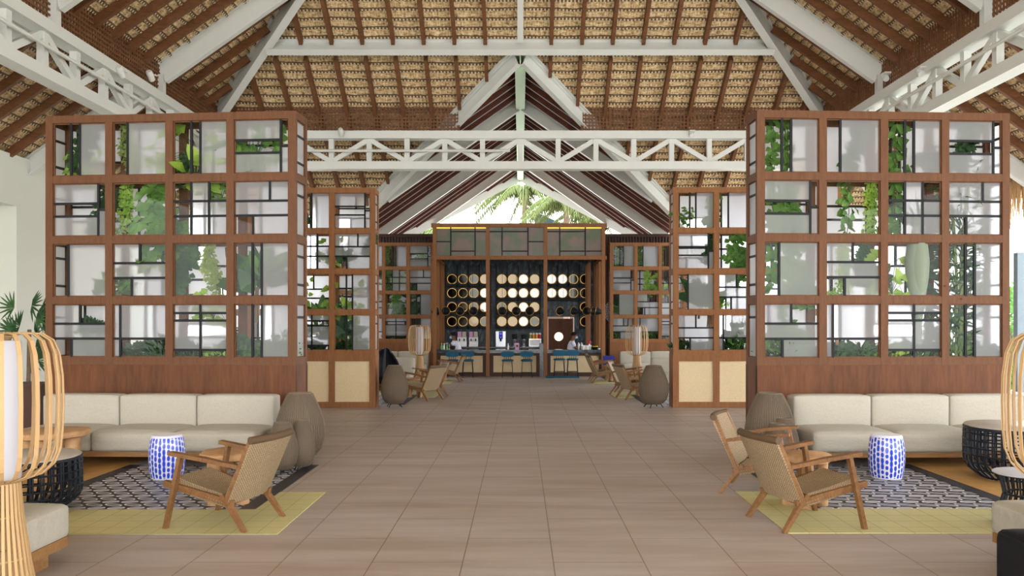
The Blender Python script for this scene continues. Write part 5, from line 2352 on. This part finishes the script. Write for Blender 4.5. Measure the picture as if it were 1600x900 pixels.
def person(label, loc, face, lean, hand_a, hand_b, headdown, cap):
    """profile figure; local +x is the facing direction (face = +-1 flips)."""
    t = thing('person', label, 'person', loc)
    s = face

    def q(x, y, z):
        return (s * x, y, z)
    hip = Vector((0, 0, .88))
    chest = Vector((lean * .6, 0, 1.22))
    neck = Vector((lean, 0, 1.42))
    head = neck + Vector((.05 + headdown * .05, 0, .13))
    crown = head + Vector((.01, 0, .09))
    V, E = [], []

    def add(p, r, par=None):
        V.append((q(*p), r))
        if par is not None:
            E.append((par, len(V) - 1))
        return len(V) - 1
    h = add(hip, (.13, .10))
    w_ = add((hip + chest) / 2, (.12, .095), h)
    c = add(chest, (.135, .11), w_)
    nb = add(neck - Vector((0, 0, .04)), .055, c)
    n = add(neck, .05, nb)
    hd = add(head, (.078, .095), n)
    add(crown, (.06, .075), hd)
    add(head + Vector((.085, 0, -.02)), .018, hd)   # nose
    for y in (-1, 1):
        add(head + Vector((-.005, y * .078, -.01)), .016, hd)   # ears
        hand = hand_a if y < 0 else hand_b
        sh = add(neck + Vector((0, y * .17, -.07)), .055, nb)
        elb = Vector((neck.x + hand[0], 0, 0))
        S = neck + Vector((0, y * .18, -.08))
        Hn = Vector(hand)
        mid = (S + Hn) / 2 + Vector((-.02, y * .05, -.10))
        e = add(mid, .04, sh)
        wr = add(Hn, .027, e)
        dr = (Hn - mid).normalized()
        sd = Vector((0, 1, 0))
        pm = add(Hn + dr * .05, (.035, .02), wr)
        for k in range(4):
            f1 = add(Hn + dr * .095 + sd * (k - 1.5) * .018, .009, pm)
            f2 = add(Hn + dr * (.125 + .006 * (1 - abs(k - 1.5))) + sd * (k - 1.5) * .019 + Vector((0, 0, -.012)), .008, f1)
            add(Hn + dr * .14 + sd * (k - 1.5) * .018 + Vector((0, 0, -.035)), .007, f2)
        th = add(Hn + dr * .045 + Vector((0, -y * .035, -.01)), .01, wr)
        add(Hn + dr * .085 + Vector((0, -y * .045, -.02)), .008, th)
        l1 = add(hip + Vector((0, y * .09, -.06)), .085, h)
        l2 = add(Vector((.03, y * .1, .47)), .06, l1)
        l3 = add(Vector((-.02, y * .1, .08)), .04, l2)
        add(Vector((.12, y * .11, .03)), .032, l3)
    skin_mesh('body', V, E, 'skin', t)
    # shirt
    V2, E2 = [], []

    def add2(p, r, par=None):
        V2.append((q(*p), r))
        if par is not None:
            E2.append((par, len(V2) - 1))
        return len(V2) - 1
    a = add2(hip + Vector((0, 0, .0)), (.15, .125))
    b = add2((hip + chest) / 2, (.14, .12), a)
    cc = add2(chest, (.155, .135), b)
    d = add2(neck - Vector((0, 0, .06)), .08, cc)
    for y in (-1, 1):
        hand = hand_a if y < 0 else hand_b
        S = neck + Vector((0, y * .18, -.08))
        mid = (S + Vector(hand)) / 2 + Vector((-.02, y * .05, -.10))
        e = add2(S, .072, d)
        add2(S.lerp(mid, .75), .064, e)
    skin_mesh('shirt', V2, E2, 'shirt', t)
    V3, E3 = [], []

    def add3(p, r, par=None):
        V3.append((q(*p), r))
        if par is not None:
            E3.append((par, len(V3) - 1))
        return len(V3) - 1
    a = add3(hip + Vector((0, 0, .03)), (.142, .115))
    for y in (-1, 1):
        l1 = add3(hip + Vector((0, y * .09, -.08)), .098, a)
        l2 = add3(Vector((.03, y * .1, .47)), .075, l1)
        add3(Vector((-.02, y * .1, .09)), .062, l2)
    skin_mesh('trousers', V3, E3, 'blackcloth', t)
    hr = MB()
    hc = Vector(q(*(head + Vector((-.012, 0, .055)))))
    seg = 20
    prof = [(.001, .075), (.05, .062), (.082, .03), (.09, -.01), (.088, -.05)]
    for i in range(len(prof) - 1):
        for k in range(seg):
            pts = []
            for (r0, z0), kk in ((prof[i + 1], k), (prof[i + 1], k + 1), (prof[i], k + 1), (prof[i], k)):
                an = 2 * PI * kk / seg
                x = math.cos(an) * r0 * 1.12
                zz = z0 + (.035 if (x * 1 > .04 and z0 < 0) else 0)
                pts.append(hc + Vector((s * x, math.sin(an) * r0, zz)))
            hr.face(pts)
    hr.build('hair' if not cap else 'cap', 'hair', t, smooth=True)
    mk = MB()
    mc = Vector(q(*(head + Vector((.05, 0, -.045)))))
    hx = .055
    mk.soft(mc.x - hx, mc.x + hx, mc.y - .06, mc.y + .06, mc.z - .045, mc.z + .04, r=.035, puff=.0, n=4)
    mk.build('face_mask', 'mask', t, smooth=True)
    ey = MB()
    for y in (-.03, .03):
        ey.lathe([(.001, -.008), (.007, -.005), (.009, 0), (.007, .005), (.001, .008)], 8, c=q(*(head + Vector((.083, y, .018)))), caps=False)
    ey.build('eye', 'hair', t)
    return t


Yp = 25.85
person('bartender in a white shirt and mask leaning left behind the left counter', (gx(720, Yp), Yp, -.35), -1, .2, (.50, -.12, 1.33), (.42, .16, 1.26), 0, True)
person('bartender in a white shirt and blue mask working behind the right counter', (gx(889.5, Yp), Yp, -.35), 1, .10, (.32, -.05, 1.2), (.34, .12, 1.24), .3, False)


# ================================================================== OUTSIDE
def mk_palmtree(h, seed, nf=16, L=3.6):
    def fn():
        r = random.Random(seed)
        t = thing('palm_tree', '', 'tree')
        tr = MB()
        tr.tube([(0, 0, -.5), (.15, 0, h * .3), (.05, 0, h * .7), (0, 0, h)], [.2, .17, .15, .16], 12)
        tr.build('trunk', 'bark', t, smooth=True)
        lf, st = MB(), MB()
        for i in range(nf):
            a = 2 * PI * i / nf + r.uniform(-.2, .2)
            up = r.uniform(-.2, 1.0)
            dr = Vector((math.cos(a), math.sin(a), 0))
            pts = []
            ll = L * r.uniform(.8, 1.1)
            for k in range(9):
                f = k / 8
                pts.append(Vector((0, 0, h)) + dr * ll * (f * .85) + Vector((0, 0, ll * (up * f * .6 - (.5 + .45 * up) * f * f))))
            st.tube(pts, [.035 - .003 * k for k in range(9)], 5)
            sd = dr.cross(Vector((0, 0, 1)))
            for k in range(1, 9):
                for o in (0, .33, .66):
                    p = pts[k - 1].lerp(pts[k], o)
                    d = (pts[k] - pts[k - 1]).normalized()
                    for s in (-1, 1):
                        lf.leaf(p, sd * s * .8 + d * .55 + Vector((0, 0, -.55 + r.uniform(-.2, .2))), (0, 0, 1), .8 * (1.15 - k / 11), .12, bend=.25)
        st.build('frond_stem', 'pleaf', t)
        lf.build('fronds', 'palm', t)
        return t
    return fn


P1 = Maker(mk_palmtree(9.7, 21))
P1((gx(819, 46), 46, -.5), .3, 'tall palm tree whose trunk stands in the middle of the far gable')
P1((gx(885, 43), 43, -.9), 1.4, 'palm tree right of the middle one, behind the far gable', None, (1, 1, .93))
P1((gx(700, 44), 44, -.5), 2.2, 'palm tree showing its crown just above the bar on the left', None, (1, 1, .74))
P1((gx(935, 47), 47, -.5), 3.0, 'palm tree at the right foot of the far gable', None, (1, 1, .86))
# distant dark roof
t = thing('distant_roof', 'dark pointed roof in the distance right of the palm trunk', 'roof', (gx(865, 52), 52, 0))
zt_ = P(0, 330, 52).z
MB().mesh([(-1.6, 0, zt_ - 3.2), (3.4, 0, zt_ - 3.2), (3.4, 4, zt_ - 3.2), (-1.6, 4, zt_ - 3.2), (-1.1, .4, zt_), (-1.1, 3.6, zt_), (3.2, .3, zt_ - 1.9), (3.2, 3.7, zt_ - 1.9)],
          [(0, 1, 6, 4), (1, 2, 7, 6), (2, 3, 5, 7), (3, 0, 4, 5), (4, 6, 7, 5), (3, 2, 1, 0)]).build('roof_slope', 'mesh', t)
MB().box(-1.4, 3.2, .3, 3.7, -.5, zt_ - 3.2).build('walls', 'darkcab', t)


def mk_shrub():
    r = random.Random(77)
    t = thing('garden_shrub', '', 'shrub')
    lf, st = MB(), MB()
    for i in range(1300):
        p = unit()
        p = Vector((p.x * 1.2, p.y * 1.2, 1.3 + p.z * 1.25)) * r.uniform(.75, 1)
        p.z = max(.1, p.z)
        lf.leaf(p, unit() + Vector((0, 0, .3)), unit(), .2, .09)
    for i in range(7):
        a = i * .9
        st.tube([(0, 0, 0), (math.cos(a) * .5, math.sin(a) * .5, 1.5)], .03, 6)
    st.build('stem', 'bark', t)
    lf.build('foliage', 'ivy', t)
    return t


SHR = Maker(mk_shrub)
SHR((14.2, 21.5, -.5), 0, 'green garden shrub outside the right eave, nearest the right screen')
SHR((15.5, 25, -.5), 1, 'green garden shrub outside the right eave, farther back', None, 1.3)
SHR((17.5, 29, -.5), 2, 'green garden shrub farthest back on the right', None, 1.4)
t = thing('post', 'blue-grey post standing outside beyond the right screen', 'post', (gx(1592, 19.2), 19.2, -.5))
MB().box(-.08, .08, -.08, .08, 0, 3.75).build('shaft', 'pole', t)
MB().box(-.18, .18, -.18, .18, 0, .12).build('base', 'pole', t)
